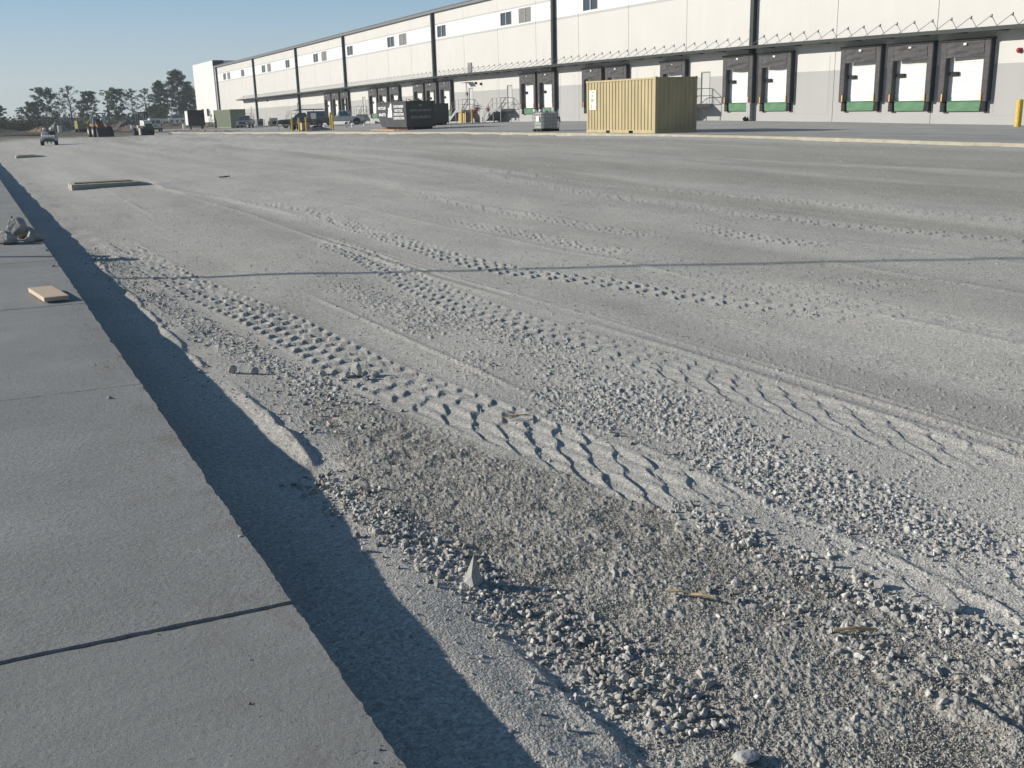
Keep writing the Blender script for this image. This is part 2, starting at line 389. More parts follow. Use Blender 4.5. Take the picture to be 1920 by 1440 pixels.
    # brown earth beyond the far edge of the lot
    ye = 116 + .95 * x + (fbm(x * .2, y * .2, 2, 171) - .5) * 6
    e = sst(0, 6, y - ye) * (x < 400)
    e = np.maximum(e, sst(CX - 1, CX + 4, x) * sst(204, 212, y)); e = np.maximum(e, sst(-30, -40, x))
    br = np.array([.17, .145, .11]); gr = np.array([.10, .105, .055])
    gk = sst(.50, .66, fbm(x * .08, y * .08, 4, 181) + .14 * sst(25, 60, y - ye))[..., None]
    col = col + ((br * (1 - gk) + gr * gk) - col) * e[..., None]
    # ground drops a little under the asphalt apron and under the walk
    z = np.where((x > CX - .02) & (y < 206), z - .10, z)
    z = z - .05 * np.exp(-((x - CX) / .25) ** 2) * (x < CX - .02)
    z = np.where(x < SE - .06, z - .12, z)
    return z, col

def grid_mesh(name, X, Y, Z, colr, m, kind=None, flat=True):
    nr, nc = X.shape
    me = bpy.data.meshes.new(name)
    v = np.stack([X, Y, Z], -1).reshape(-1, 3).astype(np.float32)
    idx = np.arange(nr * nc).reshape(nr, nc)
    q = np.stack([idx[:-1, :-1], idx[:-1, 1:], idx[1:, 1:], idx[1:, :-1]], -1).reshape(-1, 4)[:, ::-1]
    me.vertices.add(len(v)); me.vertices.foreach_set('co', v.ravel())
    me.loops.add(q.size); me.loops.foreach_set('vertex_index', q.ravel().astype(np.int32))
    me.polygons.add(len(q)); me.polygons.foreach_set('loop_start', (np.arange(len(q)) * 4).astype(np.int32))
    me.polygons.foreach_set('loop_total', np.full(len(q), 4, np.int32))
    if not flat: me.polygons.foreach_set('use_smooth', np.ones(len(q), bool))
    me.update(calc_edges=True)
    a = me.color_attributes.new('Col', 'FLOAT_COLOR', 'POINT')
    c4 = np.concatenate([colr.reshape(-1, 3), np.ones((nr * nc, 1))], 1).astype(np.float32)
    a.data.foreach_set('color', c4.ravel())
    me.materials.append(m)
    o = bpy.data.objects.new(name, me); COL.objects.link(o)
    if kind: o['kind'] = kind
    return o

M_lot = attr_mat('crushed_stone', nscale=95, nvar=.34, bump=.007, bscale=110, scale2=38, var2=.24)
def build_lot():
    # columns by compass angle: fine where the photographed ground is, coarse all round elsewhere
    fine_az = np.arange(-8, 66, .062)
    az = np.concatenate([np.arange(-180, -8, 4.0), fine_az, np.arange(66.0, 180.1, 4.0)])
    dep = np.concatenate([np.arange(62, 44, -1.0), np.arange(44, 13, -.056), np.arange(13, 2.2, -.043), np.array([2.1, 2.0, 1.9, 1.8, 1.7, 1.6, 1.5, 1.4, 1.3, 1.2, 1.1, 1.0, .9, .8, .7, .6, .5, .4, .3, .2, .12])])
    r = EYE / np.tan(np.radians(dep)); r[0] = .02
    A, R = np.meshgrid(np.radians(az), r)
    X = R * np.sin(A); Y = R * np.cos(A)
    # fine stones fade in only inside the dense columns
    inner = sst(-8, -6.5, np.degrees(A)) * (1 - sst(64.5, 66, np.degrees(A))) * sst(.95, 1.1, R / 1.9)
    Z, C = lot(X, Y, inner)
    return grid_mesh('ground', X, Y, Z, C, M_lot, 'structure')
build_lot()

# ------------------------------------------------------------------ raised concrete walk, poured in panels
M_walk = None
def walk_material():
    m = bpy.data.materials.new('walk_concrete'); m.use_nodes = True
    nt = m.node_tree; N = nt.nodes; L = nt.links; b = N['Principled BSDF']
    b.inputs['Roughness'].default_value = .9; b.inputs['Specular IOR Level'].default_value = .2
    tc = N.new('ShaderNodeTexCoord')
    def noise(sc, det, mp=None, ro=.6):
        n = N.new('ShaderNodeTexNoise'); n.inputs['Scale'].default_value = sc; n.inputs['Detail'].default_value = det; n.inputs['Roughness'].default_value = ro
        if mp:
            q = N.new('ShaderNodeMapping'); q.inputs['Scale'].default_value = mp; L.new(tc.outputs['Object'], q.inputs['Vector']); L.new(q.outputs[0], n.inputs['Vector'])
        else: L.new(tc.outputs['Object'], n.inputs['Vector'])
        return n
    def rng(n, a, c, lo=.3, hi=.7):
        q = N.new('ShaderNodeMapRange'); q.inputs[1].default_value = lo; q.inputs[2].default_value = hi; q.inputs[3].default_value = a; q.inputs[4].default_value = c
        L.new(n.outputs['Fac'], q.inputs[0]); return q
    big = rng(noise(1.1, 6), .86, 1.12); broom = rng(noise(3.0, 4, (1.2, 11, 1)), .93, 1.06); grain = rng(noise(150, 5, None, .75), .62, 1.36)
    pit = rng(noise(70, 2, None, .4), .55, 1.0, .26, .34)
    cur = None
    for q in (big, broom, grain, pit):
        if cur is None: cur = q.outputs[0]
        else:
            mu = N.new('ShaderNodeMath'); mu.operation = 'MULTIPLY'; L.new(cur, mu.inputs[0]); L.new(q.outputs[0], mu.inputs[1]); cur = mu.outputs[0]
    vm = N.new('ShaderNodeVectorMath'); vm.operation = 'SCALE'; vm.inputs[0].default_value = (.288, .292, .280); L.new(cur, vm.inputs['Scale'])
    # dirt trodden onto the slab along its edge
    sx = N.new('ShaderNodeSeparateXYZ'); L.new(tc.outputs['Object'], sx.inputs[0])
    ed = N.new('ShaderNodeMapRange'); ed.inputs[1].default_value = .30; ed.inputs[2].default_value = .80; L.new(sx.outputs[0], ed.inputs[0])
    dn = rng(noise(5.5, 7, (1.6, .7, 1), .7), 0, .55, .50, .70)
    dm = N.new('ShaderNodeMath'); dm.operation = 'MULTIPLY'; L.new(ed.outputs[0], dm.inputs[0]); L.new(dn.outputs[0], dm.inputs[1])
    mx = N.new('ShaderNodeMix'); mx.data_type = 'RGBA'; L.new(dm.outputs[0], mx.inputs[0]); L.new(vm.outputs[0], mx.inputs[6]); mx.inputs[7].default_value = (.17, .14, .11, 1)
    L.new(mx.outputs[2], b.inputs['Base Color'])
    h1 = noise(330, 3); h2_ = noise(45, 4); add = N.new('ShaderNodeMath'); add.operation = 'MULTIPLY_ADD'; L.new(h2_.outputs['Fac'], add.inputs[0]); add.inputs[1].default_value = 1.4; L.new(h1.outputs['Fac'], add.inputs[2])
    bp = N.new('ShaderNodeBump'); bp.inputs['Distance'].default_value = .004; L.new(add.outputs[0], bp.inputs['Height']); L.new(bp.outputs[0], b.inputs['Normal'])
    return m
M_walk = walk_material()
JY = [-6, -.2, 3.21, 6.67, 10.1, 13.55, 17.0, 20.5, 24.0, 27.5, 31.0, 34.5, 38.0, 41.5, 45.0, 48.5, 52.0, 55.5, 59, 62.5, 66]
def build_walk():
    mb = MB()
    sl = .09      # the joints are not quite square to the edge
    for k in range(len(JY) - 1):
        ya, yb = JY[k], JY[k + 1]
        gap = .006 if k in (1, 2) else (.0052 if k in (3, 4) else .007)
        step = .02 if yb < 12 else (.06 if yb < 25 else .4)
        n = max(2, int((yb - ya) / step))
        ys = np.linspace(ya + gap, yb - gap, n)
        rg = np.random.default_rng(200 + k)
        ex = SE + (fbm(ys * 14, ys * 0, 3, 77) - .5) * .012 + .002 * rg.standard_normal(n)
        chip = np.clip(fbm(ys * 5, ys * 0 + 4, 3, 78) - .66, 0, 1) * .05
        ex = ex - chip
        # near ends of the joint edges get ragged across the slab too
        xs = np.concatenate([[-7.0, -3.0], np.linspace(-.8, SE - .03, 70)])
        near_a = ya + gap + sl * (SE - xs) * 0.9 + (fbm(xs * 30, xs * 0 + k, 3, 80) - .5) * (.010 if k in (1, 2, 3) else .003)
        near_b = yb - gap + sl * (SE - xs) * 0.9 + (fbm(xs * 30, xs * 0 + k + 5, 3, 81) - .5) * (.012 if k in (1, 2) else .003)
        tilt = (.004 if k == 2 else 0.0)
        # outline polygon of the panel
        poly = [(float(x), float(y)) for x, y in zip(xs, near_a)] + [(float(x), float(y)) for x, y in zip(ex, ys)] + [(float(x), float(y)) for x, y in zip(xs[::-1], near_b[::-1])]
        m = len(poly); zt = SZ + tilt; b = .006
        cxm = -3.0; cym = (ya + yb) / 2
        def ins(p, d):
            x, y = p
            if x > SE - .05: x -= d
            y += d if y < cym and abs(y - ya) < .5 else (-d if abs(y - yb) < .8 and y > cym else 0)
            return x, y
        top = [(*ins(p, b), zt) for p in poly]; mid = [(p[0], p[1], zt - b) for p in poly]; bot = [(p[0], p[1], -.25) for p in poly]
        fs = [tuple(range(m))]
        for i in range(m):
            j = (i + 1) % m
            fs.append((i, m + i, m + j, j)); fs.append((m + i, 2 * m + i, 2 * m + j, m + j))
        mb.add(top + mid + bot, fs)
    return tag(mb.build('sidewalk', M_walk), kind='structure')
build_walk()
# ------------------------------------------------------------------ asphalt apron and kerb
M_asph = attr_mat('asphalt', nscale=60, nvar=.10, bump=.004, bscale=90, scale2=.6, var2=.10)
def build_apron():
    ys = np.concatenate([np.arange(-30, 20, 2.0), np.arange(20, 60, .5), np.arange(60, 206.1, 1.0)])
    xs = np.concatenate([[CX + .30], np.arange(CX + .6, WX - .5, .5), [WX + .25]])
    X, Y = np.meshgrid(xs, ys)
    Z = G(X, Y) + .03 + (fbm(X * .3, Y * .3, 3, 301) - .5) * .03
    st = fbm(X * .9, Y * .06, 4, 303); sp = fbm(X * .25, Y * .15, 4, 305)
    base = np.array([.37, .365, .345])
    C = base * (.82 + .36 * st)[..., None]
    # dust brought onto the outer edge, dark tyre rubber in front of the doors
    e = (1 - sst(.3, 2.2, X - CX - .3 + (sp - .5) * 2)) * .5
    C = C + (np.array([.42, .39, .34]) - C) * e[..., None]
    t = sst(.56, .72, st) * .35
    C = C * (1 - t * .5)[..., None]
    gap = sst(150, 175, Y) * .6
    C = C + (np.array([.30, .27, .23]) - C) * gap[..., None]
    grid_mesh('asphalt_apron', X, Y, Z, C, M_asph, 'structure')
build_apron()
M_kerb = mat('kerb_concrete', (.40, .365, .285), .9, var=.18, scale=2.2, bump=.004, bscale=30)
def build_kerb():
    mb = MB(); ys = np.concatenate([np.arange(-30, 60, .5), np.arange(60, 206, 2.0)])
    prof = [(CX - .03, -.25), (CX - .015, .045), (CX + .0, .07), (CX + .16, .078), (CX + .20, .065), (CX + .45, .045), (CX + .46, -.2)]
    vs = []
    for y in ys:
        g = Gf(CX + .01, y)
        j = (float(h2(np.array([math.floor(y / 3.0)]), np.array([3]), 5)[0]) - .5) * .012
        vs += [(a + j, y, g + b + j) for a, b in prof]
    n = len(prof); fs = []
    for i in range(len(ys) - 1):
        for k in range(n - 1):
            a = i * n + k
            fs.append((a, a + n, a + n + 1, a + 1))
    mb.add(vs, fs)
    tag(mb.build('kerb', M_kerb), kind='structure')
build_kerb()

# ------------------------------------------------------------------ warehouse
DOCKS = [38.48, 42.12, 45.79, 53.19, 56.86, 64.3, 71.98, 75.66, 83.46, 87.0, 105.95, 109.9, 113.6, 121.25, 125.2, 128.9, 140.2, 144.2, 147.8]
PDOORS = [60.75, 91.2, 100.0, 133.1, 164.0, 194.3]
WINS = [62.0, 76.3, 91.6, 106.9, 122.2, 137.4, 152.9, 168.1, 183.3, 198.6, 213.8]
LOUV = [57.0, 87.8, 118.3, 148.9, 179.6, 210.1]
JOINTS = [28.2, 33.2, 40.69, 48.14, 55.69, 63.07, 70.61, 78.21, 85.74, 93.44, 101.29, 108.9, 115.87, 123.4, 131.19, 138.9, 146.5, 154.0, 161.6, 169.2, 176.8, 184.4, 192.0, 199.6, 207.2, 214.8]
COLS = [28.9, 55.6, 82.25, 108.98, 139.7, 162.74, 189.8, 220.4]
YN, YF = 24.0, 222.5
ZD = 1.97                      # dock floor
ZR = 12.46
M_wall = bpy.data.materials.new('painted_panels')
def wall_material(m):
    m.use_nodes = True; nt = m.node_tree; N = nt.nodes; L = nt.links; b = N['Principled BSDF']
    b.inputs['Roughness'].default_value = .85; b.inputs['Specular IOR Level'].default_value = .2
    at = N.new('ShaderNodeAttribute'); at.attribute_name = 'paint'
    tc = N.new('ShaderNodeTexCoord')
    def nz(sc, mp=None, d=6):
        n = N.new('ShaderNodeTexNoise'); n.inputs['Scale'].default_value = sc; n.inputs['Detail'].default_value = d
        if mp:
            q = N.new('ShaderNodeMapping'); q.inputs['Scale'].default_value = mp; L.new(tc.outputs['Object'], q.inputs['Vector']); L.new(q.outputs[0], n.inputs['Vector'])
        else: L.new(tc.outputs['Object'], n.inputs['Vector'])
        return n
    def rg(n, a, c, lo=.3, hi=.7):
        q = N.new('ShaderNodeMapRange'); q.inputs[1].default_value = lo; q.inputs[2].default_value = hi; q.inputs[3].default_value = a; q.inputs[4].default_value = c; L.new(n.outputs['Fac'], q.inputs[0]); return q
    a = rg(nz(.35), .975, 1.02); c = rg(nz(1.0, (1, 1.6, .12)), .98, 1.01)
    mu = N.new('ShaderNodeMath'); mu.operation = 'MULTIPLY'; L.new(a.outputs[0], mu.inputs[0]); L.new(c.outputs[0], mu.inputs[1])
    vm = N.new('ShaderNodeVectorMath'); vm.operation = 'SCALE'; L.new(at.outputs['Color'], vm.inputs[0]); L.new(mu.outputs[0], vm.inputs['Scale'])
    L.new(vm.outputs[0], b.inputs['Base Color'])
    n2 = nz(14, None, 4); bp = N.new('ShaderNodeBump'); bp.inputs['Distance'].default_value = .004; L.new(n2.outputs['Fac'], bp.inputs['Height']); L.new(bp.outputs[0], b.inputs['Normal'])
wall_material(M_wall)
M_dark = mat('dark_green_trim', (.012, .021, .018), .55, var=.15)
M_gut = mat('gutter_grey', (.16, .17, .18), .5, var=.1)
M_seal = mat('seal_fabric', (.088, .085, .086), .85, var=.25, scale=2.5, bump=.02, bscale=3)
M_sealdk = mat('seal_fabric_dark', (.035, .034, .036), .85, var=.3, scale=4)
M_green = mat('leveler_green', (.085, .20, .105), .6, var=.22, scale=1.8, streak=(1, 1, 3))
M_rub = mat('bumper_rubber', (.018, .018, .018), .8, var=.3, scale=8)
M_door = mat('door_white', (.74, .73, .69), .6, var=.04, scale=.8)
M_glass = mat('dark_glass', (.045, .06, .07), .12, var=.2, scale=.6, spec=.6)
M_white = mat('white_paint', (.72, .71, .68), .6, var=.05)
M_louv = mat('louver_grey', (.33, .33, .32), .6, var=.08)
M_orange = mat('orange_guard', (.75, .42, .16), .6, var=.15, scale=12)
M_galv = mat('galvanised_steel', (.30, .31, .31), .55, metal=.3, var=.18, scale=5)
M_pdoor = mat('grey_door', (.46, .46, .44), .6, var=.05)
M_yel = mat('bollard_yellow', (.60, .42, .07), .6, var=.18, scale=6)
M_red = mat('red_alarm', (.35, .03, .03), .5)

bld = empty('warehouse', (WX, 100, .7), 0, 'long pale concrete warehouse with dock doors, green canopy and high window band', 'warehouse')
BO = (WX, 100, .7)
def part(mb, name, m, parent=bld, warp=True, **k):
    return mb.build(name, m, parent, origin=BO, warp=warp, **k)
def build_wall():
    rects = []
    for y in DOCKS: rects.append((y - 1.22, y + 1.22, ZD - .02, ZD + 2.5, .30))
    for y in PDOORS: rects.append((y - .5, y + .5, ZD + .02, ZD + 2.22, .10))
    for y in WINS: rects.append((y - 1.2, y + 1.2, 9.72, 11.02, .12))
    for y in LOUV: rects.append((y - 1.2, y + 1.2, 9.72, 11.02, .10))
    ycuts = set([YN, YF]); zcuts = set([-1.0, 3.82, 9.3, 9.42, 9.62, 11.12, 11.26, ZR])
    for r in rects: ycuts.update(r[:2]); zcuts.update(r[2:4])
    for j in JOINTS: ycuts.update((round(j - .016, 4), round(j + .016, 4)))
    for y in np.arange(YN, YF, 6.0): ycuts.add(float(y))
    ycuts = sorted(ycuts); zcuts = sorted(zcuts)
    cream = (.60, .588, .555); grey = (.40, .40, .385); wht = (.74, .735, .72); strp = (.46, .455, .44); jt = (.13, .13, .12)
    mb = MB(); cols = []
    hole = lambda y, z: next((r for r in rects if r[0] < y < r[1] and r[2] < z < r[3]), None)
    for i in range(len(ycuts) - 1):
        a, b = ycuts[i], ycuts[i + 1]; ym = (a + b) / 2
        isj = (b - a) < .04 and any(abs(ym - j) < .02 for j in JOINTS)
        for k in range(len(zcuts) - 1):
            c, d = zcuts[k], zcuts[k + 1]; zm = (c + d) / 2
            if hole(ym, zm): continue
            x = WX + (.02 if isj else 0)
            mb.quad((x, a, c), (x, a, d), (x, b, d), (x, b, c))
            cc = grey if zm < 3.82 else (strp if (9.3 < zm < 9.62 or 11.12 < zm < 11.26) and zm > 9.41 or 11.12 < zm < 11.26 else (wht if 9.62 <= zm <= 11.12 else cream))
            if isj: cc = jt
            cols.append(cc)
    for r in rects:                      # reveals
        a, b, c, d, dp = r
        for q in (((a, c), (a, d)), ((b, d), (b, c)), ((a, d), (b, d)), ((b, c), (a, c))):
            (y0, z0), (y1, z1) = q
            mb.quad((WX, y0, z0), (WX + dp, y0, z0), (WX + dp, y1, z1), (WX, y1, z1)); cols.append(grey if c < 5 else wht)
    # flank, rear and roof deck
    X1 = WX + 70
    mb.quad((WX, YN, -1), (X1, YN, -1), (X1, YN, ZR), (WX, YN, ZR)); mb.quad((WX, YF, -1), (WX, YF, ZR), (X1, YF, ZR), (X1, YF, -1)); mb.quad((X1, YN, -1), (X1, YF, -1), (X1, YF, ZR), (X1, YN, ZR))
    mb.quad((WX + .3, YN, ZR - .1), (X1, YN, ZR - .1), (X1, YF, ZR - .1), (WX + .3, YF, ZR - .1)); cols += [cream] * 4
    o = part(mb, 'wall', M_wall)
    ca = o.data.color_attributes.new('paint', 'FLOAT_COLOR', 'CORNER')
    arr = np.ones((len(o.data.loops), 4), np.float32); li = 0
    for p, c in zip(o.data.polygons, cols):
        for l in p.loop_indices: arr[l, :3] = c
    ca.data.foreach_set('color', arr.ravel())
    # blind framed panels cast in the wall where doors may be cut later
    for a, b in ((48.55, 51.5), (33.9, 36.75), (78.9, 81.4), (67.0, 69.4), (93.9, 97.2)):
        m2 = MB()
        for (y0, y1, z0, z1) in ((a, a + .03, 1.2, 4.7), (b - .03, b, 1.2, 4.7), (a + .03, b - .03, 1.2, 1.23)):
            m2.box(WX - .004, WX + .001, y0, y1, z0, z1)
        part(m2, 'panel_joint', M_louv)
build_wall()
# gutter and coping along the roof
def strip(mb, x0, x1, z0, z1, ya=YN, yb=YF, st=6.0, mi=0):
    ys = list(np.arange(ya, yb, st)) + [yb]
    vs = []
    for y in ys: vs += [(x0, y, z0), (x0, y, z1), (x1, y, z1), (x1, y, z0)]
    fs = []
    for i in range(len(ys) - 1):
        for k in range(4):
            a = i * 4 + k; b = i * 4 + (k + 1) % 4
            fs.append((a, a + 4, b + 4, b))
    fs.append((0, 1, 2, 3)); e = (len(ys) - 1) * 4; fs.append((e + 3, e + 2, e + 1, e))
    mb.add(vs, fs, mi)
g = MB(); strip(g, WX - .28, WX + .3, ZR - .02, ZR + .26); strip(g, WX - .34, WX + .3, ZR + .262, ZR + .34)
part(g, 'roof_gutter', M_gut)
for y in COLS:
    d = MB(); d.box(WX - .32, WX - .003, y - .17, y + .17, ZD + .02, ZR - .03)
    for z in (4.2, 6.6, 8.6, 10.6): d.box(WX - .335, WX - .004, y - .20, y + .20, z, z + .06)
    o = part(d, 'downspout', M_dark)
    d = MB(); d.bbox(WX - .36, WX - .003, y - .20, y + .20, .62, ZD, .02)
    q = part(d, 'downspout_guard', M_galv, o)
    d = MB(); d.tube((WX - .3, y, .95), (WX - .62, y + .05, .72), .10, n=8); d.tube((WX - .3, y + .25, 1.0), (WX - .5, y + .3, .86), .09, n=8)
    part(d, 'spout_elbow', M_rub, o)
# canopy
CW = 1.2; CYA, CYB = 26.0, 200.7; ZC = 5.42
c = MB(); strip(c, WX - CW, WX - CW + .07, ZC, ZC + .20, CYA, CYB); strip(c, WX - CW + .07, WX - .003, ZC + .09, ZC + .15, CYA, CYB)
for y in np.arange(CYA + .3, CYB, 2.48): c.box(WX - CW + .07, WX - .02, y, y + .06, ZC + .0, ZC + .089)
canopy = part(c, 'canopy', M_dark)
rods = [y for y in np.arange(27.44, CYB, 1.238)]
def rod_mb(ys):
    r = MB()
    for y in ys:
        r.tube((WX - .03, y, ZC + .80), (WX - CW + .03, y, ZC + .18), .018, n=5)
        r.box(WX - .05, WX - .002, y - .05, y + .05, ZC + .72, ZC + .88)
    return r
inview = [y for y in rods if y > 33.5]
for y in inview[:96]: part(rod_mb([y]), 'brace_rod', M_galv, canopy)
tag(part(rod_mb(inview[96:] + [y for y in rods if y <= 33.5]), 'brace_rods', M_galv, canopy), kind='stuff')
# dock doors: each a panel with its seal, curtain, leveler, bumpers, guards and lamp
def dock_parts(yc):
    a = []
    z0 = ZD; L = yc + 1.22; Rr = yc - 1.22
    d = MB()
    for k in range(5):
        d.box(WX + .03, WX + .07, Rr + .001, L - .001, z0 + .002 + k * .50, z0 + (k + 1) * .50 - .012)
    d.box(WX + .07, WX + .10, Rr + .001, L - .001, z0, z0 + 2.5)
    for k in (1, 2, 3): d.box(WX + .015, WX + .029, yc - .5, yc + .5, z0 + k * .5 - .09, z0 + k * .5 - .07)
    a.append(('dock_door', d, M_door, None))
    s = MB(); D = .34
    for sgn in (1, -1):
        yo = yc + sgn * 1.555; yi = yc + sgn * 1.17
        y0, y1 = min(yo, yi), max(yo, yi)
        s.bbox(WX - D, WX - .002, y0, y1, z0 - .06, z0 + 3.05, .03, 0)
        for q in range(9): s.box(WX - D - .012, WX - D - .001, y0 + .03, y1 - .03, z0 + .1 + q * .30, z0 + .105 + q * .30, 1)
        # outer cheeks in dark fabric, their side shade put into the colour
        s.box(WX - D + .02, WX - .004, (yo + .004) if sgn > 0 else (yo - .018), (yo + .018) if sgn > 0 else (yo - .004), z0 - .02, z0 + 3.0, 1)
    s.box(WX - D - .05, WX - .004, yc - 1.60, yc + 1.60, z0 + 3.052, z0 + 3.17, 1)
    a.append(('dock_seal', s, [M_seal, M_sealdk], 0))
    # sagging head curtain
    h = MB(); nu, nv = 22, 10; vs = []
    sd = int(yc * 10); rg = np.random.default_rng(sd); ph = rg.random(4) * 6
    for i in range(nv + 1):
        for j in range(nu + 1):
            u = j / nu; v = i / nv
            sag = math.sin(PI * u)
            x = WX - D - .015 + .05 * math.sin(v * 9 + sag * 3.2 + ph[0]) * sag + .02 * math.sin(v * 17 + u * 5 + ph[1]) - .05 * v * sag
            vs.append((x, yc + 1.17 - u * 2.34, z0 + 3.03 - v * (.80 + .03 * sag * math.sin(ph[2]))))
    h.add(vs, [(i * (nu + 1) + j, (i + 1) * (nu + 1) + j, (i + 1) * (nu + 1) + j + 1, i * (nu + 1) + j + 1) for i in range(nv) for j in range(nu)])
    h.box(WX - D + .07, WX - .005, yc - 1.165, yc + 1.165, z0 + 2.4, z0 + 3.0)
    a.append(('head_curtain', h, M_seal, 0))
    l = MB(); l.prism([(yc + 1.08, z0 - .02), (yc - 1.08, z0 - .02), (yc - 1.02, z0 - .55), (yc + 1.02, z0 - .55)], WX - .14, WX - .003, 'x')
    l.box(WX - .20, WX + .09, yc - 1.1, yc + 1.1, z0 - .018, z0 - .001)
    a.append(('dock_leveler', l, M_green, 0))
    for sgn in (1, -1):
        b = MB(); yb = yc + sgn * 1.28
        for q in range(5): b.box(WX - .22 + .01 * (q % 2), WX - .003, yb - .15, yb + .15, z0 - .12 - .115 * q, z0 - .01 - .115 * q)
        a.append(('dock_bumper', b, M_rub, 0))
        gd = MB(); yg = yc + sgn * 1.24; gd.box(WX - .40, WX - .36, yg - .035, yg + .035, z0 - .02, z0 + .38)
        a.append(('seal_guard', gd, M_orange, 0))
    lm = MB(); lm.box(WX - .05, WX + .0, yc + .80, yc + 1.2, z0 + 1.37, z0 + 1.47); lm.bbox(WX - .10, WX - .01, yc + .52, yc + 1.08, z0 + 1.31, z0 + 1.52, .02)
    a.append(('dock_lamp', lm, M_rub, 0))
    n = MB(); n.bbox(WX - D - .07, WX - D - .03, yc - .10, yc + .10, z0 + 2.84, z0 + 2.96, .01)
    a.append(('number_plate', n, M_white, 0))
    return a
for yc in DOCKS:
    root = None; dz = WARP(yc)
    for nm, mb, m, p in dock_parts(yc):
        o = mb.build(nm, m, bld if root is None else root, origin=(WX, yc, ZD), loc=((0, yc - 100, ZD + dz - .7) if root is None else None))
        if root is None: root = o
for y in PDOORS:
    dz = WARP(y)
    d = MB(); d.box(WX + .05, WX + .09, y - .46, y + .46, ZD + .03, ZD + 2.16)
    o = part(d, 'entry_door', M_pdoor)
    d = MB(); d.box(WX - .02, WX + .10, y + .461, y + .53, ZD + .02, ZD + 2.24); d.box(WX - .02, WX + .10, y - .53, y - .461, ZD + .02, ZD + 2.24); d.box(WX - .02, WX + .10, y - .46, y + .46, ZD + 2.161, ZD + 2.24)
    part(d, 'door_frame', M_louv, o)
    d = MB(); d.box(WX + .0, WX + .049, y - .40, y - .30, ZD + 1.0, ZD + 1.04); part(d, 'door_handle', M_galv, o)
for y in WINS:
    f = MB(); a, b, c0, d0 = y - 1.2, y + 1.2, 9.72, 11.02; t = .07
    for q in ((a, b, c0, c0 + t), (a, b, d0 - t, d0), (a, a + t, c0 + t, d0 - t), (b - t, b, c0 + t, d0 - t), (y - t / 2, y + t / 2, c0 + t, d0 - t)):
        f.box(WX - .02, WX + .08, q[0] + .001, q[1] - .001, q[2] + .001, q[3] - .001)
    o = part(f, 'window', M_white)
    for s0, s1 in ((a + t, y - t / 2), (y + t / 2, b - t)):
        p = MB(); p.box(WX + .05, WX + .06, s0, s1, c0 + t, d0 - t); part(p, 'pane', M_glass, o)
for y in LOUV:
    f = MB(); a, b, c0, d0 = y - 1.2, y + 1.2, 9.72, 11.02
    for k in range(11): f.prism([(WX + .0, c0 + .02 + k * .118), (WX + .07, c0 + .09 + k * .118), (WX + .07, c0 + .105 + k * .118), (WX + .0, c0 + .035 + k * .118)], a + .05, b - .05, 'y')
    f.box(WX + .072, WX + .09, a + .01, b - .01, c0 + .01, d0 - .01); f.box(WX - .01, WX + .07, y - .06, y + .06, c0 + .01, d0 - .01)
    part(f, 'louver', M_louv)
f = MB()
for k in range(9): f.box(WX - .10, WX - .01, 99.5, 100.5, 5.66 + k * .12, 5.73 + k * .12)
f.box(WX - .012, WX - .002, 99.48, 100.52, 5.6, 6.75); part(f, 'wall_vent', M_louv)
for nm, y, z, m in (('wall_alarm', 35.46, 4.42, M_red), ('wall_lamp', 98.6, 4.62, M_dark), ('wall_lamp', 97.4, 4.5, M_dark), ('wall_lamp', 182.3, 4.95, M_dark)):
    f = MB(); f.blob((WX - .10, y, z), .13, seed=int(y), rough=.05, sub=2); f.box(WX - .05, WX - .002, y - .12, y + .12, z - .12, z + .12); part(f, nm, m, smooth=False)
f = MB(); f.path([(WX - .05, 100.96, 4.72), (WX - .05, 100.9, 3.7), (WX - .05, 100.8, 2.4)], .03); f.box(WX - .2, WX - .01, 100.8, 101.1, 3.5, 3.75); f.box(WX - .9, WX - .003, 99.4, 100.6, 4.68, 4.76)
part(f, 'conduit', M_galv)
# taller end block
e = empty('office_block', (WX, 233, 0), 0, 'taller white end block beyond the warehouse with two tall windows near the ground', 'building')
EO = (WX, 233, 0)
m = MB()
wins2 = [(230.7, 233.1, 2.8, 4.45), (236.1, 238.5, 2.8, 4.45)]
yc_ = sorted(set([YF + .15, 243.5] + [q for r in wins2 for q in r[:2]])); zc_ = [1.55, 2.8, 4.45, 13.95]
for i in range(len(yc_) - 1):
    for k in range(3):
        ym = (yc_[i] + yc_[i + 1]) / 2
        if any(r[0] < ym < r[1] for r in wins2) and k == 1: continue
        m.quad((WX - .25, yc_[i], zc_[k]), (WX - .25, yc_[i], zc_[k + 1]), (WX - .25, yc_[i + 1], zc_[k + 1]), (WX - .25, yc_[i + 1], zc_[k]))
m.quad((WX - .25, YF + .15, -1), (WX + 30, YF + .15, -1), (WX + 30, YF + .15, 13.95), (WX - .25, YF + .15, 13.95))
m.quad((WX - .25, 243.5, -1), (WX - .25, 243.5, 13.95), (WX + 30, 243.5, 13.95), (WX + 30, 243.5, -1))
m.quad((WX - .25, YF + .15, 13.95), (WX + 30, YF + .15, 13.95), (WX + 30, 243.5, 13.95), (WX - .25, 243.5, 13.95))
m.build('wall', M_white, e, origin=EO, warp=True)
m = MB(); m.box(WX - .15, WX + 1, YF + .16, 243.4, -.8, 1.549); m.build('base_course', mat('base_brown', (.17, .135, .11), .9), e, origin=EO, warp=True)
m = MB(); m.box(WX - .27, WX + 2, YF + .02, YF + .149, 12.5, 14.0); m.build('parapet_return', M_dark, e, origin=EO, warp=True)  # dark panel over the return face of the parapet
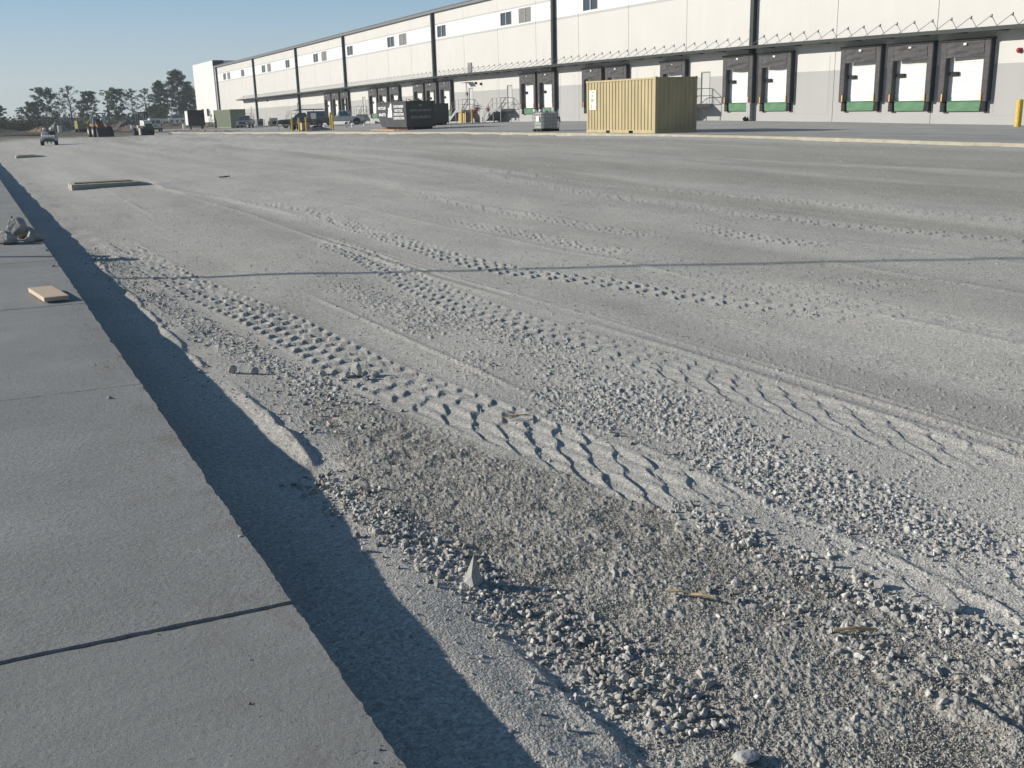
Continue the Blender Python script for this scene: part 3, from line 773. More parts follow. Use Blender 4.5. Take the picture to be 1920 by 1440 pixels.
for r in wins2:
    m = MB(); t = .08
    for q in ((r[0], r[1], r[2], r[2] + t), (r[0], r[1], r[3] - t, r[3]), (r[0], r[0] + t, r[2] + t, r[3] - t), (r[1] - t, r[1], r[2] + t, r[3] - t)): m.box(WX - .27, WX - .15, *q)
    o = m.build('window', M_louv, e, origin=EO, warp=True)
    m = MB(); m.box(WX - .17, WX - .16, r[0] + t, r[1] - t, r[2] + t, r[3] - t); m.build('pane', M_glass, o, origin=EO, warp=True)

# ------------------------------------------------------------------ steel access stairs at the entry doors
def stair(y, label, rail=True):
    zt = ZD + WARP(y) - .02; zg = Gf(WX - .8, y + 3) + .03; H = zt - zg
    r = empty('access_stair', (WX - .75, y, zg), 0, label, 'stair', 'steel stairs up to the warehouse doors')
    O = (WX - .75, y, zg); xa, xb = WX - 1.5, WX - .03
    def B(mb, nm, mt=M_galv, par=r): return mb.build(nm, mt, par, origin=O)
    m = MB(); m.box(xa + .05, xb, y - .85, y + .85, zt - .05, zt - .005); m.box(xa, xa + .05, y - .88, y + .88, zt - .25, zt)
    m.box(xa + .05, xb, y - .88, y - .851, zt - .25, zt); B(m, 'landing')
    for yy in (y - .8, y + .78):
        m = MB(); m.box(xa + .01, xa + .07, yy, yy + .06, zg - .05, zt - .251); B(m, 'leg')
    n = 6; run = .30; y0 = y + .89; y1 = y0 + n * run
    for xx in (xa, xb - .05):
        m = MB(); m.prism([(y0 - .01, zt - .36), (y0 - .01, zt - .01), (y1 + .05, zg + .30), (y1 + .05, zg)], xx, xx + .05, 'x'); B(m, 'stringer')
    for k in range(n):
        z = zt - (k + 1) * H / (n + 1); m = MB(); m.box(xa + .051, xb - .051, y0 + k * run, y0 + (k + 1) * run + .01, z - .04, z); m.box(xa + .051, xb - .051, y0 + k * run, y0 + k * run + .02, z + .001, z + H / (n + 1) - .041); B(m, 'tread')
    if rail:
        m = MB(); h1, h2_ = 1.05, .55
        for hh in (h1, h2_):
            m.path([(xb - .02, y - .86, zt + hh), (xa + .03, y - .86, zt + hh), (xa + .03, y0, zt + hh), (xa + .03, y1 + .15, zg + hh + .05)], .027)
            m.path([(xb - .02, y0, zt + hh), (xb - .02, y1 + .15, zg + hh + .05)], .027)
        for q in ((xa + .03, y - .86, zt), (xa + .03, y0, zt), (xb - .02, y - .86, zt), (xa + .03, y, zt)):
            m.tube(q, (q[0], q[1], q[2] + h1), .027, n=6)
        for xx in (xa + .03, xb - .02):
            m.path([(xx, y1 + .15, zg + h1 + .05), (xx, y1 + .15, zg)], .027); m.path([(xx, (y0 + y1) / 2, (zt + zg) / 2 + h1), (xx, (y0 + y1) / 2, (zt + zg) / 2)], .027)
        B(m, 'handrail')
    return r
stair(60.75, 'steel landing and stair just behind the tan shipping container')
stair(91.2, 'steel stair with full handrails between the white caged tote and the reddish brush')
stair(100.0, 'steel stair partly hidden by the dark green dumpster, two yellow bollards at its side')
stair(133.1, 'steel stair landing at the wall behind the hood of the silver pickup')
stair(164.0, 'steel stair rising behind the windscreen of the olive utility truck')
stair(194.3, 'farthest steel stair, beside the dark green shipping container')
# ------------------------------------------------------------------ yard objects
def rock(mb, r, seed, sq=(1, 1, 1), cuts=9, sub=3):
    v, f = ICO[sub]; rg = np.random.default_rng(seed); v = v.copy()
    for q in range(cuts):
        d = rg.standard_normal(3); d /= np.linalg.norm(d); h = .5 + .32 * rg.random(); v = v - np.clip(v @ d - h, 0, None)[:, None] * d
    v = v * (1 + .05 * (fbm(v[:, 0] * 4 + seed, v[:, 1] * 4 + v[:, 2] * 3, 3, seed)[:, None] - .5) * 4) * r * np.array(sq) * 1.12
    mb.add([tuple(p) for p in v], [tuple(t) for t in f])
def AZ(x, y): return Gf(x, y) + (.03 if x > CX + .3 else 0)
# tan shipping container
def container(name, loc, L, Wd, H, cm, label, pockets=True, sheet=False, cap=None):
    r = empty(name, loc, 0, label, 'shipping container')
    t = .12
    f = MB()     # corner posts, rails, castings (x 0..Wd, y 0..L)
    for x0 in (0, Wd - t):
        for y0 in (0, L - t):
            f.bbox(x0, x0 + t, y0, y0 + t, 0.12, H - .12, .01)
            f.box(x0 - .006, x0 + t + .006, y0 - .006, y0 + t + .04, 0, .118); f.box(x0 - .006, x0 + t + .006, y0 - .006, y0 + t + .04, H - .118, H)
    for x0 in (0.0, Wd - .06):
        f.box(x0, x0 + .06, t, L - t, H - .10, H - .02)
        if pockets:
            ys = [t, L / 2 - 1.02 - .18, L / 2 - 1.02 + .18, L / 2 + 1.02 - .18, L / 2 + 1.02 + .18, L - t]
            for a, b in ((ys[0], ys[1]), (ys[2], ys[3]), (ys[4], ys[5])): f.box(x0, x0 + .06, a, b, .02, .17)
            for a, b in ((ys[1], ys[2]), (ys[3], ys[4])): f.box(x0, x0 + .06, a, b, .135, .17)
        else: f.box(x0, x0 + .06, t, L - t, .02, .17)
    for y0 in (0.0, L - .06): f.box(t, Wd - t, y0, y0 + .06, .02, .17); f.box(t, Wd - t, y0, y0 + .06, H - .10, H - .02)
    f.build('frame', cm, r)
    def corr(n, fn, z0, z1, pitch):
        vs = []; k = 0
        prof = [(0, 0), (.30, 0), (.45, 1), (.75, 1), (.90, 0)]
        pts = []
        u = 0.0
        while u < n - .001:
            for a, d in prof:
                uu = u + a * pitch
                if uu <= n: pts.append((uu, d))
            u += pitch
        pts.append((n, 0))
        m = MB()
        for uu, d in pts:
            vs.append(fn(uu, d * .04, z0)); vs.append(fn(uu, d * .04, z1))
        m.add(vs, [(2 * i, 2 * i + 2, 2 * i + 3, 2 * i + 1) for i in range(len(pts) - 1)])
        return m
    pit = (L - 2 * t) / round((L - 2 * t) / .278)
    corr(L - 2 * t, lambda u, d, z: (.012 + d, t + u, z), .17, H - .10, pit).build('side_panel', cm, r)
    corr(L - 2 * t, lambda u, d, z: (Wd - .012 - d, t + u, z), .17, H - .10, pit).build('side_panel', cm, r)
    pe = (Wd - 2 * t) / 9
    corr(Wd - 2 * t, lambda u, d, z: (t + u, .015 + d, z), .17, H - .10, pe).build('end_panel', cm, r)
    if pockets:
        pk = MB()
        for yy in (L / 2 - 1.02, L / 2 + 1.02): pk.box(.25, .27, yy - .18, yy + .18, .02, .135)
        pk.build('forklift_pocket', M_rub, r)
    rf = MB(); rf.box(.06, Wd - .06, .06, L - .06, H - .06, H - .03); rf.box(.02, Wd - .02, L - .05, L - .01, .17, H - .1); rf.build('roof_panel', cm, r)
    return r
M_tan = mat('tan_container_paint', (.44, .365, .205), .6, var=.15, scale=1.6, streak=(1, 1, .25))
cont = container('shipping_container', (28.83, 40.09, .645), 6.058, 2.438, 2.591, M_tan, 'tan corrugated shipping container with a torn white notice, standing behind the kerb')
nb = MB(); nb.box(-.014, -.003, 5.12, 5.76, 1.15, 2.12)
pap = nb.build('torn_notice', mat('notice_paper', (.78, .77, .70), .8, var=.12, scale=5), cont)
nb = MB()
for i, (a, b, c, d) in enumerate(((5.5, 5.6, 1.2, 1.42), (5.35, 5.62, 1.55, 1.7), (5.4, 5.55, 1.78, 1.9), (5.3, 5.5, 1.98, 2.06))): nb.box(-.018, -.0145, a, b, c, d)
nb.build('faded_print', mat('faded_print', (.42, .42, .20), .8, var=.3, scale=20), pap)

M_ogr = mat('green_container_paint', (.20, .235, .15), .65, var=.12, scale=1.2, streak=(1, 1, .3))
container('shipping_container', (37.6, 166.0, Gf(38, 167) + .03), 12.0, 2.44, 2.9, M_ogr, 'olive green long shipping container near the end of the warehouse, a grey pickup beside it', pockets=False)

# white caged tote
def tote():
    x, y = 29.35, 51.9; z = AZ(x + .6, y + .5)
    r = empty('caged_tote', (x, y, z), 0, 'white caged liquid tote on a pallet beside the tan container', 'tote')
    Wx, Ly, H = 1.2, 1.0, 1.20
    m = MB(); m.bbox(.05, Wx - .05, .05, Ly - .05, .16, H - .14, .07); m.tube((Wx / 2, Ly / 2, H - .14), (Wx / 2, Ly / 2, H - .04), .16, n=14)
    m.build('bottle', mat('milky_plastic', (.52, .53, .50), .5, var=.15, scale=3), r)
    c = MB(); q = .011
    zs = [.18, .36, .56, .76, .95, H - .08]
    for zz in zs: c.path([(0, 0, zz), (Wx, 0, zz), (Wx, Ly, zz), (0, Ly, zz), (0, 0, zz)], q, n=5)
    for k in range(9):
        u = k / 8
        for yy in (-.012, Ly + .012): c.tube((u * Wx, yy, .14), (u * Wx, yy, H - .08), q, n=5)
        for xx in (-.012, Wx + .012): c.tube((xx, u * Ly, .14), (xx, u * Ly, H - .08), q, n=5)
    c.build('cage', M_galv, r)
    p = MB(); p.box(0, Wx, 0, Ly, .11, .139)
    for a in (0, .52, 1.04): p.box(a, a + .16, 0, .15, .0, .109); p.box(a, a + .16, Ly - .15, Ly, .0, .109); p.box(a, a + .16, .42, .58, .0, .109)
    p.build('pallet_base', M_rub, r)
    for yy in (.15, .80):
        t = MB(); t.bbox(-.02, .18, yy - .08, yy + .08, H - .08, H + .04, .02); t.build('corner_cap', M_white, r)
    t = MB(); t.box(-.03, -.022, .2, .55, .55, .85)
    t.build('label_plate', M_white, r)
    v = MB(); v.tube((Wx + .0, .2, .75), (Wx + .16, .2, .75), .06, n=8); v.tube((Wx + .13, .2, .75), (Wx + .17, .2, .50), .05, n=8); v.build('valve', M_rub, r)
tote()

# dumpsters
M_dump = mat('dumpster_paint', (.034, .040, .040), .45, var=.35, scale=1.5, spec=.4)
def text_part(txt, size, loc, rot, name, parent, m, ex=.004, sx=1.0):
    cu = bpy.data.curves.new(name, 'FONT'); cu.body = txt; cu.size = size; cu.extrude = ex; cu.resolution_u = 2; cu.align_x = 'CENTER'; cu.offset = size * .03
    to = bpy.data.objects.new(name, cu); COL.objects.link(to)
    dg = bpy.context.evaluated_depsgraph_get()
    me = bpy.data.meshes.new_from_object(to.evaluated_get(dg))
    bpy.data.objects.remove(to)
    o = bpy.data.objects.new(name, me); COL.objects.link(o); me.materials.clear(); me.materials.append(m)
    o.parent = parent; o.location = loc; o.rotation_euler = rot; o.scale = (sx, 1, 1)
    return o
def dumpster(loc, L, W, H, label, sloped, writing, grp):
    r = empty('dumpster', loc, 0, label, 'dumpster', grp)
    m = MB(); b = .22; t = .06
    if sloped: pr = [(0, b), (L - .9, b), (L, b + .9), (L, H), (0, H)]
    else: pr = [(0, b), (L, b), (L, H), (0, H)]
    n = len(pr)
    # side sheets, ends, floor and inner faces (open top)
    for x0, x1 in ((0, t), (W - t, W)): m.prism(pr, x0, x1, 'x')
    m.box(t, W - t, 0, t, b, H); m.box(t, W - t, L - t, L, b + (.9 if sloped else 0), H)
    m.box(t, W - t, t, L - (.9 if sloped else 0), b, b + .06)
    if sloped: m.add([(t, L - .9, b), (W - t, L - .9, b), (W - t, L, b + .9), (t, L, b + .9)], [(0, 1, 2, 3)])
    m.build('bin_body', M_dump, r)
    f = MB()
    f.box(-.05, W + .05, -.05, .0, H - .12, H); f.box(-.05, -.001, 0, L, H - .12, H); f.box(W + .001, W + .05, 0, L, H - .12, H); f.box(-.05, W + .05, L + .001, L + .05, H - .12, H)
    for x0 in (-.045, W - .09): f.box(x0, x0 + .13, -.045, -.002, b, H - .121)
    for x0 in (W * .5 - .04,): f.box(x0, x0 + .08, -.04, -.002, b + .1, b + .5)
    f.build('rim', M_dump, r)
    s = MB()
    for x0 in (.35, W - .5): s.box(x0, x0 + .14, .1, L - .3, .02, b - .001)
    s.build('skid', mat('rusty_skid', (.20, .10, .055), .85, var=.3, scale=4), r)
    for x0 in (.12, W - .32):
        s = MB(); s.tube((x0, .28, .14), (x0 + .2, .28, .14), .14, n=14); s.build('wheel', M_rub, r)
    if writing:
        mw = mat('sign_white', (.80, .80, .78), .6, var=.06)
        mw2 = mat('grey_lettering', (.30, .33, .33), .7, var=.15)  # front lettering in a greyer tone than the side
        side = (PI / 2, 0, -PI / 2)
        for txt, sz, y, z in (('RECYCLED', .30, L - 1.25, 1.62), ('494-8773', .34, L - 1.25, 1.08)): text_part(txt, sz, (-.052, y, z), side, 'side_lettering', r, mw, sx=1.2)
        for k, txt in enumerate(('CONTAINERS', 'RECYCLE', 'DEMOLITION', 'CONSTRUCTION')): text_part(txt, .27, (-.052, 1.52, 1.72 - k * .30), side, 'side_lettering', r, mw, sx=(1.3, 1.5, 1.3, 1.1)[k])
        st = MB(); st.prism([(3.05, .98), (4.05, .98), (3.98, 1.25), (3.82, 1.5), (3.9, 1.72), (3.55, 1.74), (3.45, 1.95), (3.2, 2.14), (3.10, 2.14), (3.12, 1.7), (3.05, 1.4)], -.012, -.002, 'x'); st.build('state_outline', mw, r)
        front = (PI / 2, 0, 0)
        text_part('DUMPS AND SERVICE', .19, (W / 2, -.052, 1.42), front, 'front_lettering', r, mw2)
        text_part('(757) 494-8773', .27, (W / 2, -.052, .88), front, 'front_lettering', r, mw2)
        text_part('20', .24, (W / 2, -.075, 1.80), front, 'front_lettering', r, mw2)
    else:
        text_part('20', .30, (W * .35, -.06, 1.35), (PI / 2, 0, 0), 'front_lettering', r, mat('dark_grey_lettering', (.2, .22, .21), .7))  # lettering in a still darker grey
    return r
d1 = dumpster((30.85, 75.9, .555), 6.4, 2.36, 2.2, 'black roll-off dumpster with white lettering, full of rubbish', True, True, 'roll-off dumpsters by the docks')
dumpster((39.7, 92.6, Gf(41, 93) + .03), 5.2, 2.3, 2.05, 'plain dark green dumpster standing behind the lettered black one', False, False, 'roll-off dumpsters by the docks')
tr = MB(); rg = np.random.default_rng(5)
for k in range(60):
    a, b = rg.random(2); s_ = .10 + .22 * rg.random()
    tr.blob((31.1 + a * 1.9, 76.1 + b * 5.6, .555 + 1.95 + .28 * rg.random() * (1 - abs(a - .5))), s_, seed=k, rough=.5, sub=1, squash=(1.3, 1, .6), mi=int(rg.random() * 3))
tr.box(31.0, 33.2, 76.0, 82.2, 2.0, 2.3, 2)
for k in range(9):
    a = rg.random(4); tr.tube((31.2 + a[0] * 1.7, 76.2 + a[1] * 5, 2.5), (31.2 + a[2] * 1.7, 76.2 + a[1] * 5 + 1.2 * (a[3] - .5), 2.78 + .25 * a[3]), .03, n=5, mi=0)
rub = tr.build('rubbish', [mat('scrap_wood', (.42, .34, .20), .8, var=.3), mat('scrap_green', (.07, .10, .06), .8, var=.4), mat('scrap_dark', (.05, .05, .05), .8, var=.4)])
tag(rub, 'heap of broken boards and bags filling the lettered dumpster', 'rubbish', kind='stuff')
tag(MB().box(29.9, 30.05, 76.2, 81.6, AZ(30, 79), AZ(30, 79) + .06).box(30.35, 30.5, 76.5, 81.9, AZ(30, 79), AZ(30, 79) + .055).box(30.05, 30.35, 76.9, 77.0, AZ(30, 79), AZ(30, 79) + .05).build('timber_skid', mat('pale_timber', (.50, .36, .22), .8, var=.15)), 'pale timber skid lying along the kerb below the lettered dumpster', 'timber')

# yellow bollards
def bollard(x, y, h, label, rr=.085):
    r = empty('bollard', (x, y, AZ(x, y)), 0, label, 'bollard', 'yellow steel bollards')
    m = MB(); m.tube((0, 0, -.1), (0, 0, h - .05), rr, n=14, cap=False); m.tube((0, 0, h - .05), (0, 0, h - .012), rr, rr * .75, n=14, cap=False); m.tube((0, 0, h - .012), (0, 0, h), rr * .75, rr * .3, n=14)
    m.build('post', M_yel, r, smooth=False)
    m = MB(); m.tube((0, 0, -.02), (0, 0, .012), rr + .05, n=14); m.build('footing', M_kerb, r)
for x, y, h, l, rr in ((29.1, 101.9, 1.32, 'leftmost yellow bollard at the kerb, in front of the olive utility truck', .085), (29.0, 99.1, 1.30, 'second yellow bollard from the left, just left of the tan crate', .085),
                   (28.9, 96.4, 1.32, 'yellow bollard just right of the tan crate at the kerb', .085), (31.4, 96.0, 1.42, 'yellow bollard at the right end of the dark paving heap', .085),
                   (36.4, 112.0, 1.7, 'yellow bollard seen against the rear wheel of the silver pickup', .10), (45.11, 32.98, 1.29, 'thick yellow bollard standing alone before the wall right of the dock doors', .15),
                   (46.3, 98.6, 1.35, 'yellow bollard left of a pair beneath the stair landing', .10), (46.2, 96.0, 1.38, 'yellow bollard right of a pair beneath the stair landing', .10), (43.2, 163.5, 1.4, 'small yellow bollard by the pale box near the far downspout', .09)):
    bollard(x, y, h, l, rr)

# small yard clutter
def solid(name, mb, m, label, cat, group=None, kind=None, bev=0):
    o = mb.build(name, m)
    if bev: bevel(o, bev)
    return tag(o, label, cat, group, kind)
cx, cy = 29.6, 99.3; z = AZ(cx, cy)
r = empty('timber_crate', (cx, cy, z), .2, 'tan timber crate standing on a pallet between the yellow bollards', 'crate')
m = MB(); m.bbox(-.4, .4, -.3, .3, .12, .8, .01); m.build('box', mat('tan_crate', (.50, .42, .27), .8, var=.15), r)
m = MB()
for zz in (.2, .45, .7): m.box(-.42, .42, -.32, -.301, zz - .04, zz + .04)
m.box(-.05, .05, -.335, -.321, .12, .8); m.build('slat', mat('crate_slat', (.40, .30, .18), .8), r)
m = MB(); m.box(-.45, .45, -.35, .35, .08, .11)
for a in (-.4, 0, .32): m.box(a, a + .1, -.35, .35, 0, .079)
m.build('pallet', mat('old_pallet', (.33, .28, .20), .85), r)
cx, cy = 31.0, 110.0; z = AZ(cx, cy)
r = empty('equipment_trailer', (cx, cy, z), .1, 'low dark equipment trailer parked nose to the bollards', 'trailer')
m = MB(); m.bbox(-.2, 3.0, -.9, .9, .52, .66, .03); m.box(1.2, 2.2, -.5, .5, .66, .95); m.build('deck', mat('rusty_deck', (.07, .045, .035), .8, var=.4, scale=3), r)
for yy in (-1.02, .84):
    m = MB(); m.tube((.9, yy, .33), (.9, yy + .18, .33), .33, n=18); m.tube((1.7, yy, .33), (1.7, yy + .18, .33), .33, n=18); m.build('wheel_pair', M_rub, r)
m = MB(); m.tube((-.2, 0, .55), (-1.3, 0, .5), .05); m.tube((-1.1, 0, .5), (-1.1, 0, 0), .05); m.build('drawbar', M_galv, r)
m = MB()
for a in (-.9, .85): m.box(-.55, -.45, a, a + .05, 0, 1.05)
m.box(-.54, -.46, -1.0, 1.0, .95, 1.05); m.box(-.54, -.46, -1.0, 1.0, .55, .63)
cx, cy = 36.2, 117.5
r = empty('notice_board', (cx, cy, AZ(cx, cy)), 0, 'white square notice board on a post behind the dark heap', 'sign')
m = MB(); m.box(-.28, .28, -.03, .0, 1.05, 1.72); m.box(-.36, -.05, -.05, -.031, 1.3, 1.7); m.build('board', M_white, r)
m = MB(); m.tube((0, .03, -.1), (0, .03, 1.7), .04); m.build('post', mat('sign_post', (.16, .10, .07), .8), r)
# heap of dark paving
def heap(name, x, y, rx, ry, h, m, label, cat, seed=0, kind=None, z=None, sharp=1.0, res=26):
    mb = MB(); vs = []; n = res; nr = 10
    z = Gf(x, y) if z is None else z
    vs.append((x, y, z + h))
    for i in range(1, nr + 1):
        q = i / nr
        for k in range(n):
            a = 2 * PI * k / n; s1 = 1 + .18 * math.sin(3 * a + seed) + .1 * math.sin(7 * a + seed * 2)
            nn = float(fbm(np.array([math.cos(a) * 2 + q * 3 + seed]), np.array([math.sin(a) * 2 + q * 2.0]), 3, seed)[0]) - .5
            vs.append((x + rx * q * s1 * math.cos(a), y + ry * q * s1 * math.sin(a), z + h * max(-.05, (1 - q ** sharp) * (1 + nn * .8)) - .05 * (q == 1)))
    fs = [(0, 1 + k, 1 + (k + 1) % n) for k in range(n)]
    for i in range(nr - 1):
        for k in range(n):
            a = 1 + i * n + k; b = 1 + i * n + (k + 1) % n
            fs.append((a, a + n, b + n, b))
    mb.add(vs, fs)
    return tag(mb.build(name, m), label, cat, kind=kind)
heap('asphalt_heap', 30.6, 99.0, 1.5, 3.4, .5, mat('dark_millings', (.045, .05, .055), .9, var=.3, scale=5, bump=.05, bscale=12), 'low dark heap of asphalt millings behind the yellow bollards', 'heap', 3)
# things along the far stretch of the wall
def bx(name, x, y, sx, sy, sz, m, label, cat, rz=0.0, b=.06, extra=None):
    r = empty(name, (x, y, AZ(x, y)), rz, label, cat)
    q = MB(); q.bbox(-sx / 2, sx / 2, -sy / 2, sy / 2, .06, sz, b); q.build('casing', m, r)
    q = MB(); q.box(-sx / 2 + .05, sx / 2 - .05, -sy / 2 + .05, sy / 2 - .05, 0, .059); q.build('base', M_rub, r)
    q = MB(); q.box(-sx * .3, sx * .3, -sy / 2 - .015, -sy / 2 - .001, sz * .2, sz * .6); q.build('front_panel', M_rub, r)
    if extra: extra(r)
    return r
def stubs(r):
    for a in (-.3, .3):
        q = MB(); q.tube((a, 0, 1.15), (a, 0, 1.35), .07, n=8); q.build('filler_cap', M_rub, r)
bx('air_compressor', 46.6, 183.5, 1.1, 1.2, 1.18, mat('compressor_grey', (.12, .135, .16), .6, var=.2), 'dark blue grey compressor box at the foot of the far downspout', 'compressor', extra=stubs)
bx('electrical_cabinet', 44.2, 165.0, 1.1, .8, 1.25, mat('pale_grey_box', (.42, .42, .40), .7, var=.1), 'pale grey cabinet on the ground left of the far stair', 'cabinet')
for yy, l in ((186.0, 'white post on the left of the dark compressor'), (179.5, 'white post on the right of the dark compressor')):
    o = MB(); o.tube((46.4, yy, AZ(46.4, yy) - .1), (46.4, yy, AZ(46.4, yy) + 1.15), .10, n=10); solid('marker_post', o, M_white, l, 'post', 'white marker posts')
# brush leaning on the stair rail
mb = MB(); rg = np.random.default_rng(9)
for c, rr_, nn in (((45.6, 93.6, 2.05), .95, 46), ((45.9, 91.6, 2.0), .5, 24)):
    for k in range(nn):
        d_ = rg.standard_normal(3); d_ /= np.linalg.norm(d_); e_ = np.array(c) + d_ * rr_ * (.5 + .6 * rg.random()) * np.array([.6, 1, .8])
        mb.tube(c, tuple(e_), .035, .012, n=4, mi=k % 2)
mb.tube((45.6, 93.4, Gf(45.6, 93.4)), (45.6, 93.6, 2.05), .05, mi=0)
solid('cut_brush', mb, [mat('red_brush', (.30, .09, .09), .8, var=.3), mat('dark_brush', (.10, .05, .045), .8, var=.3)], 'spiky reddish brush standing upright left of the steel stair', 'brush')
# white buckets and blocks on the apron
for i, (x, y, s_, l) in enumerate(((37.9, 111.0, .30, 'white bucket left of a pair under the silver pickup'), (38.3, 110.2, .30, 'white bucket right of a pair under the silver pickup'), (40.5, 112.4, .25, 'small pale block beneath the front of the silver pickup'), (36.0, 113.0, .28, 'white bucket beside the notice board foot'))):
    o = MB(); o.tube((x, y, AZ(x, y)), (x, y, AZ(x, y) + s_ * 1.25), s_ * .42, s_ * .5, n=12); solid('bucket', o, M_white, l, 'bucket', 'white buckets on the apron')
# plywood standing under the landing behind the two bollards
o = MB(); o.box(-.02, .0, -.75, .75, 0, 1.08); o.box(-.045, -.021, .2, .28, 0, 1.05); q = solid('plywood_sheet', o, mat('plywood', (.50, .38, .20), .8, var=.12, scale=3), 'tan plywood sheet standing under a stair landing behind two yellow bollards', 'plywood sheet'); q.location = (46.75, 99.6, AZ(46.8, 99.6)); q.rotation_euler = (0, .06, .1)
# rubble strewn near the far kerb
mb = MB(); rg = np.random.default_rng(19)
for k in range(170):
    x = 28 + rg.random() * 3.5; y = 128 + rg.random() * 34; mb.blob((x, y, AZ(x, y) + .03), .05 + .16 * rg.random() ** 2, seed=k, rough=.4, sub=1, squash=(1, 1, .7))
solid('rubble', mb, mat('pink_rubble', (.44, .36, .30), .9, var=.2), 'scatter of pinkish broken masonry behind the far kerb', 'rubble', kind='stuff')
# storm inlets in the lot
M_inlet = mat('inlet_concrete', (.40, .39, .31), .9, var=.15, scale=3)
def inlet(x0, x1, y0, y1, h, label):
    z = Gf((x0 + x1) / 2, y0)
    r = empty('storm_inlet', (x0, y0, z), 0, label, 'storm inlet', 'concrete storm inlets')
    W_, L_ = x1 - x0, y1 - y0
    m = MB(); m.prism([(0, -.3), (W_, -.3), (W_, .02), (W_ - .45, h), (0, h)], 0, L_, 'y'); bevel(m.build('curb_box', M_inlet, r), .02)
    m = MB(); m.box(.12, W_ - .6, .35, L_ - .15, h + .001, h + .03); m.build('grate', mat('inlet_grate', (.30, .23, .14), .8, var=.3, scale=6), r)
inlet(2.48, 4.75, 31.3, 32.4, .13, 'nearer low concrete storm inlet box rising from the gravel')
inlet(2.36, 3.95, 62.4, 63.6, .10, 'farther low concrete storm inlet box, seen small near the walk')
# dust ramps against the inlet, and the drag mark leading right
mb = MB(); rg = np.random.default_rng(3)
# litter
o = MB(); o.box(-.12, .1, -.03, .03, .0, .03); o.box(.05, .2, -.02, .05, .012, .04); q = solid('scrap_of_wood', o, M_rub, 'dark scrap lying on the gravel beyond the nearer inlet', 'scrap'); q.location = (6.75, 31.5, Gf(6.75, 31.5) + .03)

# board on the walk
r = MB(); r.box(-.11, .11, -.375, .375, 0, .042)
b = solid('timber_board', r, mat('sawn_timber', (.60, .47, .34), .75, var=.10, scale=3, streak=(1, 8, 1)), 'short piece of sawn timber board lying flat on the concrete walk', 'board', bev=.003)
b.location = (.505, 10.69, SZ + .012); b.rotation_euler = (0, .015, .13)
# broken concrete chunks on the walk
M_chunk = mat('broken_concrete', (.38, .37, .34), .95, var=.22, scale=9, bump=.01, bscale=30)
for i, (x, y, s_, sq, l) in enumerate(((.33, 15.85, .135, (1.1, .9, .8), 'large rounded concrete chunk at the left of the pile on the walk'), (.50, 16.12, .13, (1, 1, 1.0), 'concrete chunk on top of the middle of the pile on the walk'),
        (.68, 15.95, .14, (1.1, 1, .75), 'smooth grey concrete chunk at the walk edge end of the pile'), (.42, 16.3, .13, (.6, .6, 1.5), 'upright pointed concrete shard at the back of the pile'), (.60, 16.5, .13, (1, 1, .8), 'small concrete chunk behind the pile on the walk'), (.10, 16.2, .10, (1.6, 1, .5), 'flat dark concrete chunk at the far left of the pile'), (.60, 15.78, .07, (1, 1, .8), 'little chunk wedged in front of the middle of the pile'), (.24, 16.05, .13, (1, 1, .9), 'medium chunk leaning behind the large rounded one'))):
    zz = SZ + s_ * sq[2] * .72 + (.10 if i == 1 else 0)
    o = MB(); rock(o, s_, 50 + i, sq); q = solid('concrete_chunk', o, M_chunk, l, 'concrete chunk', 'broken concrete pile on the walk', bev=.006); q.location = (x, y, zz)

# ------------------------------------------------------------------ vehicles
M_tyre = mat('tyre', (.025, .025, .027), .85, var=.3, scale=10)
M_rim = mat('rim', (.25, .25, .25), .5, metal=.4)
M_blk = mat('black_trim', (.02, .022, .024), .5)
M_lamp = mat('lamp_lens', (.75, .75, .70), .25)
M_tail = mat('tail_lens', (.30, .02, .02), .3)
M_glz = mat('car_glass', (.05, .09, .10), .08, spec=.7, var=.25, scale=2)
def wheel(r, x, y, rad, wd=.22):
    m = MB(); m.tube((x, y - wd / 2, rad), (x, y + wd / 2, rad), rad, n=22); o = m.build('wheel', M_tyre, r)
    m = MB(); s = 1 if y > 0 else -1; m.tube((x, y + s * (wd / 2 - .03), rad), (x, y + s * (wd / 2 + .012), rad), rad * .6, n=16); m.build('rim', M_rim, o)
def shell(stations):
    """loft a body: stations = (x, half width at sill, half width at top, z sill, z shoulder, z top)"""
    m = MB(); vs = []
    for x, wa, wb, z0, z1, z2 in stations:
        wm = wa * 1.0
        pr = [(-wa * .96, z0), (-wm, z0 + (z1 - z0) * .25), (-wm, z1 - .03), (-wm * .985, z1), (-wb, z2 - .03), (-wb + .06, z2), (wb - .06, z2), (wb, z2 - .03), (wm * .985, z1), (wm, z1 - .03), (wm, z0 + (z1 - z0) * .25), (wa * .96, z0)]
        vs += [(x, a, b) for a, b in pr]
    n = 12; fs = []
    for i in range(len(stations) - 1):
        for k in range(n):
            a = i * n + k; b = i * n + (k + 1) % n
            fs.append((a, b, b + n, a + n))
    fs.append(tuple(range(n - 1, -1, -1))); e = (len(stations) - 1) * n; fs.append(tuple(range(e, e + n)))
    m.add(vs, fs); return m
